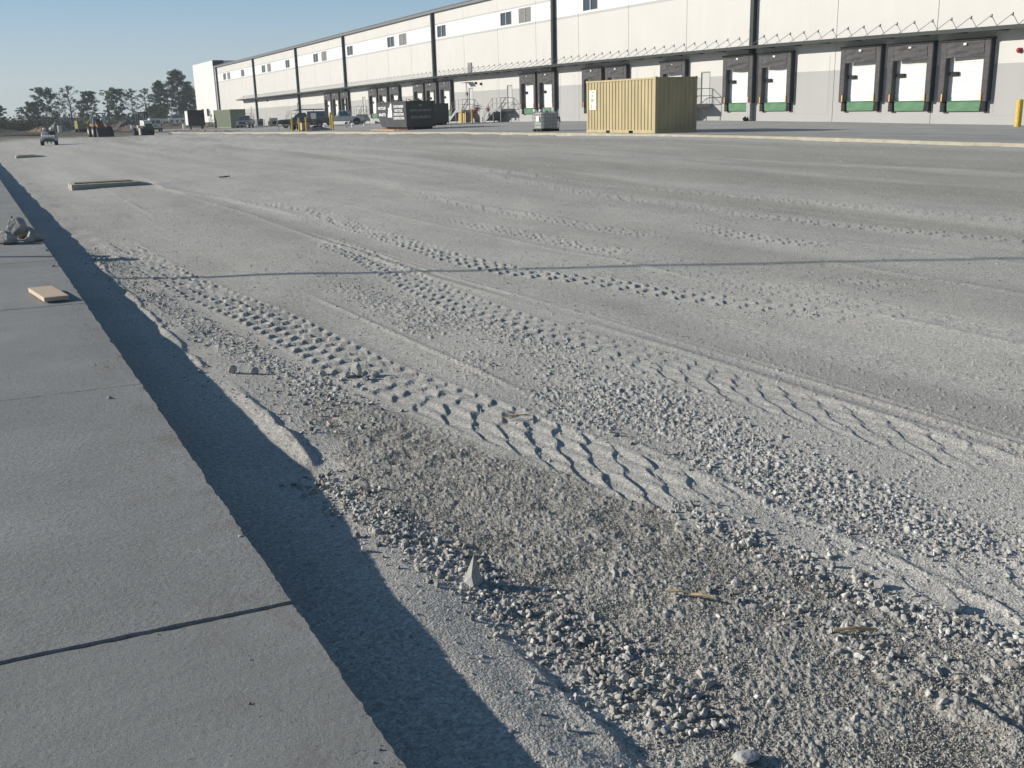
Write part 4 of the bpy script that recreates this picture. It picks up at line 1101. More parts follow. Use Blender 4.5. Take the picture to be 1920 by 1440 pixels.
def pickup(name, loc, rz, paint, label, L=5.7, cap=None, rack=False, wheels_r=.40, cat='pickup truck', scale=1.0):
    r = empty(name, loc, rz, label, cat); r.scale = (scale,) * 3
    h = L / 2; w_ = .98
    # +x is the front
    body = shell([(-h, w_ * .97, w_ * .97, .55, 1.02, 1.10), (-h + .05, w_, w_ * .98, .50, 1.03, 1.14), (-.55, w_, w_ * .98, .48, 1.03, 1.14), (-.50, w_, w_, .48, 1.03, 1.10), (1.05, w_, w_, .48, 1.03, 1.10), (1.5, w_ * .99, w_ * .90, .46, 1.02, 1.10), (h - .25, w_ * .95, w_ * .84, .46, .97, 1.03), (h - .04, w_ * .90, w_ * .76, .48, .90, .97), (h, w_ * .86, w_ * .7, .52, .82, .90)])
    body.build('body', paint, r, smooth=False)
    cab = shell([(-.52, w_ * .97, w_ * .80, 1.09, 1.12, 1.55), (-.36, w_ * .97, w_ * .78, 1.09, 1.12, 1.82), (.38, w_ * .97, w_ * .78, 1.09, 1.12, 1.84), (.62, w_ * .96, w_ * .76, 1.09, 1.12, 1.76), (1.28, w_ * .95, w_ * .9, 1.08, 1.10, 1.13)])
    o = cab.build('cab', paint, r)
    for s in (-1, 1):
        m = MB(); a = s * w_ * .985; b = s * w_ * .80
        m.add([(-.30, a, 1.16), (.12, a, 1.16), (.12, b + s * .014, 1.76), (-.26, b + s * .014, 1.75)], [(0, 1, 2, 3)])
        m.add([(.17, a, 1.16), (1.02, a, 1.16), (.58, b + s * .014, 1.74), (.17, b + s * .014, 1.76)], [(0, 1, 2, 3)]); m.build('side_window', M_glz, o)
    m = MB(); m.add([(1.27, -.80, 1.155), (1.27, .80, 1.155), (.68, .66, 1.75), (.68, -.66, 1.75)], [(0, 1, 2, 3)]); m.build('windscreen', M_glz, o)
    m = MB(); m.add([(-.545, .72, 1.2), (-.545, -.72, 1.2), (-.40, -.64, 1.74), (-.40, .64, 1.74)], [(0, 1, 2, 3)]); m.build('rear_window', M_glz, o)
    if cap:
        m = shell([(-h + .02, w_ * .96, w_ * .86, 1.13, 1.16, 1.80), (-h + .25, w_ * .97, w_ * .84, 1.13, 1.16, 1.97), (-.62, w_ * .97, w_ * .84, 1.13, 1.16, 1.98), (-.56, w_ * .97, w_ * .84, 1.13, 1.16, 1.94)])
        co_ = m.build('bed_cap', cap, r)
        for s in (-1, 1):
            m = MB(); a = s * w_ * .965; b = s * w_ * .875
            m.add([(-h + .45, a, 1.30), (-.85, a, 1.30), (-.85, b + s * .02, 1.80), (-h + .55, b + s * .02, 1.80)], [(0, 1, 2, 3)]); m.build('cap_window', M_glz, co_)
        m = MB(); m.add([(-h - .0, .6, 1.25), (-h - .0, -.6, 1.25), (-h + .01, -.55, 1.72), (-h + .01, .55, 1.72)], [(0, 1, 2, 3)]); m.build('cap_window', M_glz, co_)
    else:
        m = MB(); m.box(-h + .08, -.60, -.80, .80, 1.10, 1.141); m.build('bed_floor', M_blk, r)
    if rack:
        m = MB()
        for xx in (-h + .3, -1.4, .2):
            m.path([(xx, -.85, 1.2), (xx, -.78, 2.12), (xx, .78, 2.12), (xx, .85, 1.2)], .03)
        for yy in (-.72, .72): m.tube((-h + .1, yy, 2.16), (1.0, yy, 2.16), .035)
        m.box(-h + .5, .6, -.2, .1, 2.16, 2.26); m.build('ladder_rack', M_blk, r)
    wy = w_ - .12
    for xx in (-h + 1.15, h - 1.0):
        for s in (-1, 1): wheel(r, xx, s * wy, wheels_r)
        for s in (-1, 1):
            m = MB(); n = 14; rr = wheels_r + .09
            vs = [(xx + rr * math.cos(PI * k / n), s * (w_ + .004), wheels_r + .03 + rr * math.sin(PI * k / n)) for k in range(n + 1)]
            m.add(vs + [(xx, s * (w_ + .004), wheels_r)], [tuple(range(n + 1))]); m.build('wheel_arch', M_blk, r)
    m = MB(); m.bbox(h - .06, h + .12, -.9, .9, .42, .62, .03); m.build('front_bumper', M_galv, r)
    m = MB(); m.bbox(-h - .14, -h + .02, -.9, .9, .48, .66, .03); m.build('rear_bumper', M_galv, r)
    m = MB(); m.box(h - .02, h + .03, -.45, .45, .64, .86); m.build('grille', M_blk, r)
    for s in (-1, 1):
        m = MB(); m.bbox(h - .16, h + .015, s * .66 - .15, s * .66 + .15, .68, .86, .02); m.build('headlight', M_lamp, r)
        m = MB(); m.bbox(-h - .02, -h + .05, s * .86 - .07, s * .86 + .07, .72, 1.05, .01); m.build('tail_light', M_tail, r)
        m = MB(); m.bbox(.92, 1.08, s * 1.10 - .10, s * 1.10 + .10, 1.14, 1.32, .02); m.build('wing_mirror', M_blk, r)
    return r
M_silver = mat('silver_paint', (.58, .60, .61), .35, metal=.1, var=.05)
M_olive = mat('olive_paint', (.085, .10, .075), .35, metal=.1, var=.1)
M_olcap = mat('grey_cap', (.16, .15, .165), .4, var=.1)
M_mar = mat('grey_mauve_paint', (.20, .185, .20), .35, metal=.3, var=.08)
M_vanw = mat('white_van_paint', (.66, .66, .64), .35, var=.04)
pickup('pickup_truck', (43.9, 130.3, AZ(44, 130) + .02), -.30, M_silver, 'silver pickup truck parked nose to the dock wall beside the yellow bollards', L=5.7)
pickup('utility_truck', (38.0, 128.0, AZ(38, 128) + .0), PI - .28, M_olive, 'dark olive utility pickup with grey bed cap and ladder rack, facing the lot', L=6.3, cap=M_olcap, rack=True)
pickup('pickup_truck', (38.45, 160.0, AZ(38.5, 160)), -PI / 2 - .42, M_mar, 'grey pickup truck parked nose out beside the long green container', L=5.2, cap=None)
# white van, seen from behind
def van(loc, rz):
    r = empty('panel_van', loc, rz, 'white van with two dark rear windows beyond the road roller', 'van')
    b = shell([(-2.6, .95, .82, .5, 1.2, 2.02), (-2.5, 1.0, .86, .45, 1.2, 2.10), (1.2, 1.0, .86, .45, 1.2, 2.10), (1.5, 1.0, .84, .45, 1.2, 2.0), (2.0, .98, .80, .45, 1.2, 1.35), (2.6, .88, .7, .5, .95, 1.1)])
    b.build('body', M_vanw, r)
    for s in (-1, 1):
        m = MB(); m.add([(-2.615, s * .06, 1.28), (-2.615, s * .78, 1.28), (-2.60, s * .72, 1.78), (-2.60, s * .06, 1.78)], [(0, 1, 2, 3)]); m.build('rear_window', M_glz, r)
        m = MB(); m.add([(-2.2, s * 1.0, 1.3), (.2, s * 1.0, 1.3), (.2, s * .915, 1.82), (-2.2, s * .915, 1.82)], [(0, 1, 2, 3)]); m.build('side_window', M_glz, r)
        m = MB(); m.bbox(-2.64, -2.55, s * .88 - .07, s * .88 + .07, .8, 1.2, .01); m.build('tail_light', M_tail, r)
        for xx in (-1.6, 1.7): wheel(r, xx, s * .88, .36)
    m = MB(); m.add([(1.52, -.8, 1.98), (1.52, .8, 1.98), (2.02, .78, 1.36), (2.02, -.78, 1.36)], [(0, 1, 2, 3)]); m.build('windscreen', M_glz, r)
    m = MB(); m.bbox(-2.75, -2.58, -.95, .95, .42, .60, .03); m.build('rear_bumper', M_blk, r)
    m = MB(); m.box(-2.625, -2.612, -.18, .18, .85, 1.0); m.build('number_plate', M_blk, r)
van((27.3, 174.5, Gf(28, 174)), PI / 2 - .06)
# box trailer: shaded rear put in as dark paint, sunlit side as white
def box_trailer(x, y):
    z = AZ(x, y); r = empty('box_trailer', (x, y, z), -.10, 'tall dark box trailer with its rear open, in front of the white end block', 'trailer')
    m = MB(); W_, H_, L_ = 1.35, 3.05, 5.0
    m.box(-W_, -W_ + .06, 0, L_, .55, H_); m.box(W_ - .06, W_, 0, L_, .55, H_); m.box(-W_ + .06, W_ - .06, .5, L_, .55, .63); m.box(-W_, W_, 0, L_, H_ + .001, H_ + .06); m.box(-W_ + .06, W_ - .06, L_ - .06, L_, .63, H_)
    m.build('box_body', mat('trailer_dark', (.035, .032, .034), .7, var=.3), r)
    m = MB(); m.box(-W_ - .03, -W_ - .002, 0, L_, .7, H_ - .1); m.box(-W_ - .05, -W_ + .0, -.05, -.002, .55, H_ + .05); m.build('sunlit_side_skin', M_white, r)  # white only on the sunlit side, sunlight put into the colour
    m = MB(); m.box(-W_ + .08, W_ - .08, .9, 1.0, .64, 1.9); m.box(-.9, .2, 1.5, 2.4, .64, 2.3); m.build('load', mat('dark_load', (.05, .035, .03), .9, var=.4, scale=4), r)
    for xx in (-1.05, .85):
        for yy in (.9, 1.9):
            m = MB(); m.tube((xx, yy, .40), (xx + .22, yy, .40), .40, n=18); m.build('wheel', M_tyre, r)
box_trailer(34.9, 179.0)
# cream-white utility buggy with two riders
def person(loc, rz, shirt, trou, helmet, label, lean=0.0):
    """seated figure: one continuous skinned body; clothing colours by height"""
    joints = {'pelvis': (0, 0, .08), 'belly': (.02, 0, .24), 'chest': (.03 + lean, 0, .46), 'neck': (.04 + lean, 0, .60), 'head': (.07 + lean, 0, .72), 'crown': (.07 + lean, 0, .80)}
    rad = {'pelvis': (.15, .13), 'belly': (.14, .11), 'chest': (.17, .11), 'neck': (.055, .055), 'head': (.085, .095), 'crown': (.07, .08)}
    E_ = [('pelvis', 'belly'), ('belly', 'chest'), ('chest', 'neck'), ('neck', 'head'), ('head', 'crown')]
    for s, t in ((1, 'l'), (-1, 'r')):
        joints.update({t + 'sh': (.03 + lean, s * .19, .50), t + 'el': (.20 + lean, s * .25, .28), t + 'wr': (.42 + lean, s * .17, .36), t + 'ha': (.50 + lean, s * .15, .38), t + 'hip': (.04, s * .10, .06), t + 'kn': (.44, s * .13, .12), t + 'an': (.56, s * .13, -.30), t + 'to': (.70, s * .13, -.34)})
        rad.update({t + 'sh': (.075, .07), t + 'el': (.048, .048), t + 'wr': (.032, .032), t + 'ha': (.045, .03), t + 'hip': (.10, .10), t + 'kn': (.068, .068), t + 'an': (.045, .045), t + 'to': (.04, .035)})
        E_ += [('chest', t + 'sh'), (t + 'sh', t + 'el'), (t + 'el', t + 'wr'), (t + 'wr', t + 'ha'), ('pelvis', t + 'hip'), (t + 'hip', t + 'kn'), (t + 'kn', t + 'an'), (t + 'an', t + 'to')]
    keys = list(joints); me = bpy.data.meshes.new('person')
    me.from_pydata([joints[k] for k in keys], [(keys.index(a), keys.index(b)) for a, b in E_], [])
    o = bpy.data.objects.new('person', me); COL.objects.link(o)
    sm = o.modifiers.new('skin', 'SKIN')
    for i, k in enumerate(keys): me.skin_vertices[0].data[i].radius = rad[k]
    me.skin_vertices[0].data[0].use_root = True
    o.modifiers.new('sub', 'SUBSURF').levels = 2; o.modifiers['sub'].render_levels = 2
    dg = bpy.context.evaluated_depsgraph_get(); m2 = bpy.data.meshes.new_from_object(o.evaluated_get(dg))
    o.modifiers.clear(); o.data = m2; m2.materials.clear()
    for mm in (trou, shirt, mat('skin', (.42, .25, .17), .6, var=.05)): m2.materials.append(mm)
    for p in m2.polygons:
        c = p.center; r_ = math.hypot(c.x - lean - .2, 0)
        p.material_index = 2 if c.z > .60 or (c.x > .40 + lean and c.z > .27) else (1 if (c.z > .20 and c.x < .45) else 0)
        p.use_smooth = True
    o.location = loc; o.rotation_euler = (0, 0, rz)
    tag(o, label, 'person')
    f = MB(); hx = .07 + lean
    f.blob((hx + .085, 0, .715), .018, seed=1, rough=0, sub=1, squash=(1, .8, 1.3)); f.build('nose', m2.materials[2], o)
    for s in (-1, 1):
        f = MB(); f.blob((hx + .078, s * .033, .745), .011, seed=1, rough=0, sub=1); f.build('eye', M_blk, o)
        f = MB(); f.blob((hx, s * .092, .73), .022, seed=1, rough=0, sub=1, squash=(.8, .4, 1.3)); f.build('ear', m2.materials[2], o)
    f = MB(); f.box(hx + .080, hx + .086, -.022, .022, .682, .689); f.build('mouth', mat('lips', (.25, .10, .09), .6), o)
    f = MB(); n = 18
    pr = [(.155, .765), (.150, .785), (.125, .80), (.122, .83), (.10, .88), (.06, .915), (.0, .925)]
    vs = [(hx + .01 + a * math.cos(2 * PI * k / n), a * .88 * math.sin(2 * PI * k / n), z_) for a, z_ in pr for k in range(n)]
    f.add(vs, [(i * n + k, i * n + (k + 1) % n, (i + 1) * n + (k + 1) % n, (i + 1) * n + k) for i in range(len(pr) - 1) for k in range(n)])
    f.build('hard_hat', helmet, o, smooth=True)
    return o
def buggy(loc, rz):
    r = empty('utility_buggy', loc, rz, 'small four-wheeled utility buggy carrying two riders across the gravel', 'utility vehicle'); r.scale = (.9, .86, .88)
    G_ = mat('buggy_olive', (.16, .17, .10), .5, var=.15); C_ = mat('buggy_cream', (.62, .60, .52), .4, var=.05)
    m = MB(); m.prism([(1.25, .34), (1.32, .55), (1.15, .78), (.55, .88), (.5, .46), (-.3, .46), (-.35, .70), (-1.2, .70), (-1.2, .40)], -.46, .46, 'y'); bevel(m.build('body', G_, r), .03)
    m = MB(); m.prism([(1.26, .60), (1.20, .80), (.70, .93), (.60, .88), (.9, .70)], -.60, .60, 'y'); bevel(m.build('hood', C_, r), .03)
    m = MB(); m.bbox(-.42, .05, -.60, .60, .461, .62, .04); m.bbox(-.52, -.40, -.58, .58, .621, 1.05, .03); m.build('bench_seat', M_blk, r)
    m = MB(); m.box(-1.3, -.55, -.62, .62, .72, .76)
    for a, b, c_, d in ((-1.3, -.55, -.62, -.58), (-1.3, -.55, .58, .62), (-1.3, -1.26, -.58, .58)): m.box(a, b, c_, d, .761, 1.0)
    m.build('cargo_box', G_, r)
    for xx, rr in ((.92, .30), (-.88, .31)):
        for s in (-1, 1):
            m = MB(); m.tube((xx, s * .60 - .12, rr), (xx, s * .60 + .12, rr), rr, n=20); w1 = m.build('wheel', M_tyre, r)
            m = MB(); m.tube((xx, s * .73 - .02, rr), (xx, s * .73 + .005, rr), rr * .5, n=14); m.build('hub', M_rim, w1)
            m = MB(); n = 8; vs = []
            for k in range(n + 1):
                t = PI * .1 + PI * .8 * k / n
                for yy in (s * .60 - .15, s * .60 + .15): vs.append((xx + (rr + .09) * math.cos(t), yy, rr + (rr + .09) * math.sin(t)))
            m.add(vs, [(2 * k, 2 * k + 1, 2 * k + 3, 2 * k + 2) for k in range(n)]); m.build('mudguard', C_, r)
    m = MB(); m.path([(.45, .28, .90), (.22, .28, 1.02)], .02); m.path([(.22 + .16 * math.sin(a) * .3, .28 + .16 * math.cos(a), 1.02 + .16 * math.sin(a) * .95) for a in np.linspace(0, 2 * PI, 15)], .014, n=5); m.build('steering_wheel', M_blk, r)
    for s in (-1, 1):
        m = MB(); m.bbox(1.2, 1.29, s * .38 - .08, s * .38 + .08, .62, .74, .02); m.build('headlight', M_lamp, r)
    m = MB(); m.path([(1.36, -.5, .45), (1.40, -.35, .62), (1.40, .35, .62), (1.36, .5, .45), (1.36, -.5, .45)], .025); m.build('bull_bar', M_blk, r)
bx0, by0 = 6.1, 92.0; bz0 = Gf(bx0, by0) - .02; brz = -PI / 2 - .10
buggy((bx0, by0, bz0), brz)
M_wsh = mat('white_shirt', (.68, .67, .68), .85, var=.06); M_dsh = mat('dark_vest', (.035, .04, .06), .85, var=.2); M_jean = mat('work_trousers', (.06, .08, .12), .85, var=.2)
for s, sh, hm, l in ((-1, M_wsh, mat('cream_hat', (.70, .69, .55), .4), 'rider in a white shirt and cream hard hat on the buggy'), (1, M_dsh, mat('white_hat', (.62, .63, .62), .4), 'rider in a dark vest and white hard hat beside the white-shirted one')):
    dx, dy = rot2(-.20, s * .27, brz); person((bx0 + dx, by0 + dy, bz0 + .50), brz, sh, M_jean, hm, l)

# wheel loader facing us
def loader(x, y, rz, sc):
    r = empty('wheel_loader', (x, y, Gf(x, y)), rz, 'orange and blue-green wheel loader with its black bucket on the ground', 'wheel loader'); r.scale = (sc,) * 3
    O_ = mat('loader_orange', (.27, .11, .04), .6, var=.35, scale=3); T_ = mat('loader_teal', (.20, .32, .33), .5, var=.15)
    m = MB(); m.bbox(-2.6, -.2, -.75, .75, .75, 1.75, .08); m.bbox(-.2, 1.3, -.5, .5, .7, 1.3, .06); bevel(m.build('chassis', O_, r), .03)
    for xx in (-1.7, 1.0):
        for s in (-1, 1):
            m = MB(); m.tube((xx, s * .95 - .25, .70), (xx, s * .95 + .25, .70), .70, n=24); o = m.build('wheel', M_tyre, r)
            m = MB(); m.tube((xx, s * 1.19, .70), (xx, s * 1.215, .70), .34, n=16); m.build('hub', mat('hub_cream', (.52, .48, .36), .6), o)
    m = MB()
    for a, b in ((-1.0, -.78), (-1.0, .78), (.1, -.78), (.1, .78)): m.box(a - .07, a + .07, b - .07, b + .07, 1.6, 2.95)
    m.box(-1.15, .3, -.95, .95, 2.951, 3.08); m.build('canopy', T_, r)
    m = MB(); m.box(-.9, -.3, -.3, .3, 1.751, 1.95); m.box(-1.0, -.9, -.3, .3, 1.76, 2.3); m.build('seat', M_blk, r)
    for s in (-1, 1):
        m = MB(); m.prism([(.2, 1.55), (.35, 1.75), (1.5, 1.5), (2.3, .7), (2.2, .45), (1.4, 1.2)], s * .55 - .07, s * .55 + .07, 'y'); m.build('lift_arm', O_, r)
        m = MB(); m.tube((.4, s * .35, 1.0), (1.7, s * .35, 1.1), .06); m.build('ram', M_galv, r)
    m = MB(); m.prism([(2.2, .15), (2.25, 1.25), (2.35, 1.25), (2.5, .5), (2.7, .2), (3.35, .08), (3.35, .0), (2.6, .02)], -.98, .98, 'y')
    for s in (-1, 1): m.prism([(2.26, .16), (2.30, 1.25), (2.75, .95), (3.3, .09)], s * .97 - .02, s * .97 + .02, 'y')
    m.build('bucket', mat('bucket_black', (.022, .024, .035), .6, var=.3), r)
    m = MB(); m.tube((-.6, .5, 1.75), (-.6, .5, 2.3), .05); m.build('exhaust', M_blk, r)
loader(14.2, 129.6, -PI / 2 + .10, .88)
# single-drum / rubber-tyred road roller
def roller(x, y, rz):
    r = empty('road_roller', (x, y, Gf(x, y)), rz, 'white-hooded road roller with a black roll frame, left of the white van', 'road roller')
    m = MB(); m.bbox(-2.0, 2.05, -.75, .75, .55, 1.15, .06); m.build('chassis', M_blk, r)
    m = MB(); m.prism([(2.1, 1.0), (2.12, 1.50), (1.75, 1.78), (.45, 1.86), (.40, 1.151), (1.9, 1.151)], -.62, .62, 'y'); bevel(m.build('hood', M_vanw, r), .06)
    m = MB(); m.box(2.121, 2.15, -.45, .55, .98, 1.42); m.box(2.0, 2.11, -.62, .62, .7, .98); m.build('grille', mat('grille_green', (.02, .05, .04), .6), r)
    for k in range(4):
        m = MB(); yy = -.72 + k * .48; m.tube((1.35, yy - .19, .48), (1.35, yy + .19, .48), .48, n=22); m.build('front_wheel', M_tyre, r)
    for k in range(5):
        m = MB(); yy = -.86 + k * .43; m.tube((-1.45, yy - .18, .48), (-1.45, yy + .18, .48), .48, n=22); m.build('rear_wheel', M_tyre, r)
    m = MB(); m.bbox(-.25, .35, -.88, .88, .9, 1.25, .03); m.bbox(1.0, 1.7, -1.12, -.93, .08, .90, .03); m.build('side_tank', mat('pale_tank', (.46, .45, .38), .6, var=.1), r)
    m = MB()
    for a, b in ((-.75, -.6), (-.75, .6), (.15, -.6), (.15, .6)): m.box(a - .08, a + .08, b - .08, b + .08, 1.15, 2.75)
    m.box(-.85, .25, -.72, .72, 2.751, 2.86); m.build('roll_frame', M_blk, r)
    m = MB(); m.box(-.6, -.2, -.25, .25, 1.2, 1.5); m.box(-.7, -.6, -.25, .25, 1.2, 1.95); m.build('seat', M_blk, r)
    m = MB(); m.tube((-.3, 0, 2.62), (-.3, 0, 3.05), .05); m.blob((-.3, 0, 2.75), .12, seed=2, rough=.05); m.build('beacon', M_blk, r); return r
roller(19.3, 131.5, -PI / 2 + .20).scale = (.82, .82, .95)
# yellow mini excavator by the grey stockpile
def excavator(x, y, rz):
    r = empty('mini_excavator', (x, y, Gf(x, y)), rz, 'small yellow excavator with raised arm in front of the grey stone stockpile', 'excavator')
    Y_ = mat('machine_yellow', (.22, .19, .05), .6, var=.25, scale=3)
    for s in (-1, 1):
        m = MB(); m.prism([(-1.0, .12), (-.85, 0), (.85, 0), (1.0, .12), (1.0, .38), (.85, .5), (-.85, .5), (-1.0, .38)], s * .65 - .16, s * .65 + .16, 'y'); m.build('track', M_tyre, r)
    m = MB(); m.bbox(-1.0, .7, -.7, .7, .52, 1.2, .08); m.bbox(-1.0, -.2, -.6, .6, 1.2, 1.6, .06); m.build('body', Y_, r)
    m = MB()
    for a, b in ((-.6, -.55), (-.6, .55), (.5, -.55), (.5, .55)): m.box(a - .04, a + .04, b - .04, b + .04, 1.2, 2.3)
    m.box(-.7, .6, -.6, .6, 2.3, 2.38); m.build('canopy', Y_, r)
    m = MB(); m.prism([(.6, .9), (.6, 1.2), (1.6, 2.7), (1.85, 2.7), (.9, .9)], -.12, .12, 'y'); m.build('boom', Y_, r)
    m = MB(); m.prism([(1.55, 2.72), (1.75, 2.9), (2.9, 2.0), (2.8, 1.85)], -.09, .09, 'y'); m.build('dipper', Y_, r)
    m = MB(); m.prism([(2.75, 2.0), (3.0, 2.0), (3.15, 1.5), (2.8, 1.35), (2.6, 1.6)], -.25, .25, 'y'); m.build('bucket', M_blk, r)
excavator(15.6, 163.0, .25)
M_stock = mat('grey_stone_pile', (.24, .235, .225), .95, var=.2, scale=1.5, bump=.15, bscale=5)
M_soil = mat('brown_soil_pile', (.165, .13, .095), .95, var=.25, scale=1.0, bump=.15, bscale=3)
heap('stone_stockpile', 17.5, 166.0, 2.4, 3.2, 2.3, M_stock, 'steep grey crushed stone stockpile behind the yellow excavator', 'stockpile', 4, res=40)
heap('stone_stockpile', 13.0, 176.0, 1.6, 2.5, 1.7, M_stock, 'smaller grey stone stockpile left of the yellow excavator', 'stockpile', 8, res=34)
heap('soil_mound', 9.7, 160.0, 1.9, 3, .9, mat('orange_soil', (.20, .135, .08), .95, var=.25), 'low orange-brown soil mound behind the two riders', 'soil mound', 6)
heap('soil_mound', 22.5, 170.0, 4.2, 4, 1.5, M_soil, 'brown soil mound between the wheel loader and the road roller', 'soil mound', 12, res=40)
heap('soil_mound', 3.0, 150.0, 6.5, 5, .9, M_soil, 'long low brown soil bank at the left edge of the lot', 'soil mound', 15, res=40)
heap('soil_mound', 36.0, 214.0, 8.5, 4, 1.0, M_soil, 'flat reddish soil mound left of the dark box trailer', 'soil mound', 18, res=40)
for x, y, l in ((12.6, 165.5, 'white drum standing at the lot edge right of the riders'), (22.0, 160.0, 'white drum beside the brown soil mound'), (35.9, 196.0, 'small white drum right of the dark box trailer')):
    o = MB(); o.tube((x, y, Gf(x, y)), (x, y, Gf(x, y) + .95), .29, n=14); o.tube((x, y, Gf(x, y) + .3), (x, y, Gf(x, y) + .33), .305, n=14); solid('drum', o, M_white, l, 'drum', 'white drums')
# long low white site trailers beyond the van
for x, y, L_, l in ((40.0, 226.0, 3.6, 'long low white site trailer beyond the van, nearer the big pine'), (36.6, 224.0, 2.0, 'short white site trailer just right of the van')):
    z = Gf(x, y); r = empty('site_trailer', (x, y, z), 0, l, 'site trailer')
    m = MB(); m.bbox(-L_ / 2, L_ / 2, -1.2, 1.2, .35, 1.9, .05); m.build('shell', M_vanw, r)
    for k in range(int(L_ / 1.1)):
        m = MB(); a = -L_ / 2 + .35 + k * 1.1; m.box(a, a + .5, -1.215, -1.201, 1.0, 1.5); m.build('window', M_glz, r)
    m = MB(); m.box(-L_ / 2 + .1, L_ / 2 - .1, -1.1, 1.1, 0, .349); m.build('skirt', M_blk, r)
# light poles: one far off in view, one beside the walk (its shadow crosses the lot)
M_pole = mat('bronze_pole', (.07, .07, .075), .6)
def lamp_post(x, y, h, label, heads=2, rr=.09, z=None):
    z = Gf(x, y) if z is None else z
    r = empty('lamp_post', (x, y, z), 0, label, 'lamp post')
    m = MB(); m.tube((0, 0, -.2), (0, 0, h), rr, rr * .7, n=10); m.build('pole', M_pole, r)
    m = MB(); m.tube((0, 0, -.2), (0, 0, .6), rr * 2.6, n=14); m.build('base', M_kerb, r)
    for s in ((-1, 1) if heads == 2 else (1,)):
        m = MB(); m.tube((0, 0, h - .05), (s * .55, 0, h + .03), .035); m.bbox(s * .85 - .35, s * .85 + .35, -.2, .2, h - .02, h + .16, .03); m.build('lamp_head', M_pole, r)
lamp_post(27.6, 233, 7.7, 'tall lamp post with two heads among the distant trees', rr=.13)
o = MB(); o.tube((27.2, 231, 0), (27.2, 231, 4.3), .10, .08, n=8); solid('timber_pole', o, mat('pole_timber', (.13, .11, .09), .9), 'short bare pole just left of the distant lamp post', 'pole')
lamp_post(-6.2, 18.85, 11, 'single-headed lamp post beside the concrete walk whose long thin shadow crosses the lot', heads=1, rr=.058, z=SZ - .02)
o = MB(); o.tube((-1.9, 34.9, SZ), (-1.9, 34.9, 2.2), .045, n=10); solid('shadow_post', o, M_pole, 'unseen thin short post added on the concrete walk to cast a shadow', 'post')  # unseen post, added only for its thin shadow near the inlet
# ------------------------------------------------------------------ trees and scrub at the edge of the site
def leaf_mat(name, a, b):
    m = bpy.data.materials.new(name); m.use_nodes = True; nt = m.node_tree; N = nt.nodes; L = nt.links; p = N['Principled BSDF']
    p.inputs['Roughness'].default_value = .8; p.inputs['Specular IOR Level'].default_value = .15
    g = N.new('ShaderNodeNewGeometry'); cr = N.new('ShaderNodeValToRGB'); cr.color_ramp.elements[0].color = (*a, 1); cr.color_ramp.elements[1].color = (*b, 1)
    L.new(g.outputs['Random Per Island'], cr.inputs[0]); L.new(cr.outputs[0], p.inputs['Base Color']); return m
L_pine = leaf_mat('pine_needles', (.03, .05, .035), (.10, .125, .075))
L_brd = leaf_mat('broad_leaves', (.06, .085, .045), (.17, .20, .10))
L_scr = leaf_mat('scrub_leaves', (.04, .06, .03), (.14, .15, .06))
L_bare = leaf_mat('thin_leaves', (.07, .08, .06), (.17, .17, .12))
M_bark = mat('bark', (.10, .085, .07), .95, var=.3, scale=2)
def clump(vs, fs, c, r, n, s, rg, flat=.75):
    d = rg.standard_normal((n, 3)); d /= np.linalg.norm(d, axis=1)[:, None]
    p = np.array(c) + d * (rg.random((n, 1)) ** .45) * r * np.array([1, 1, flat])
    u = rg.standard_normal((n, 3)); u /= np.linalg.norm(u, axis=1)[:, None]
    w_ = np.cross(u, rg.standard_normal((n, 3))); w_ /= np.linalg.norm(w_, axis=1)[:, None]
    ss = s * (.5 + rg.random((n, 1)))
    for a, b, c_, in zip(p, u * ss, w_ * ss * .7):
        k = len(vs)
        vs.extend([tuple(a - b), tuple(a + c_ * .8), tuple(a + b * 1.1), tuple(a - c_)]); fs.append((k, k + 1, k + 2, k + 3))
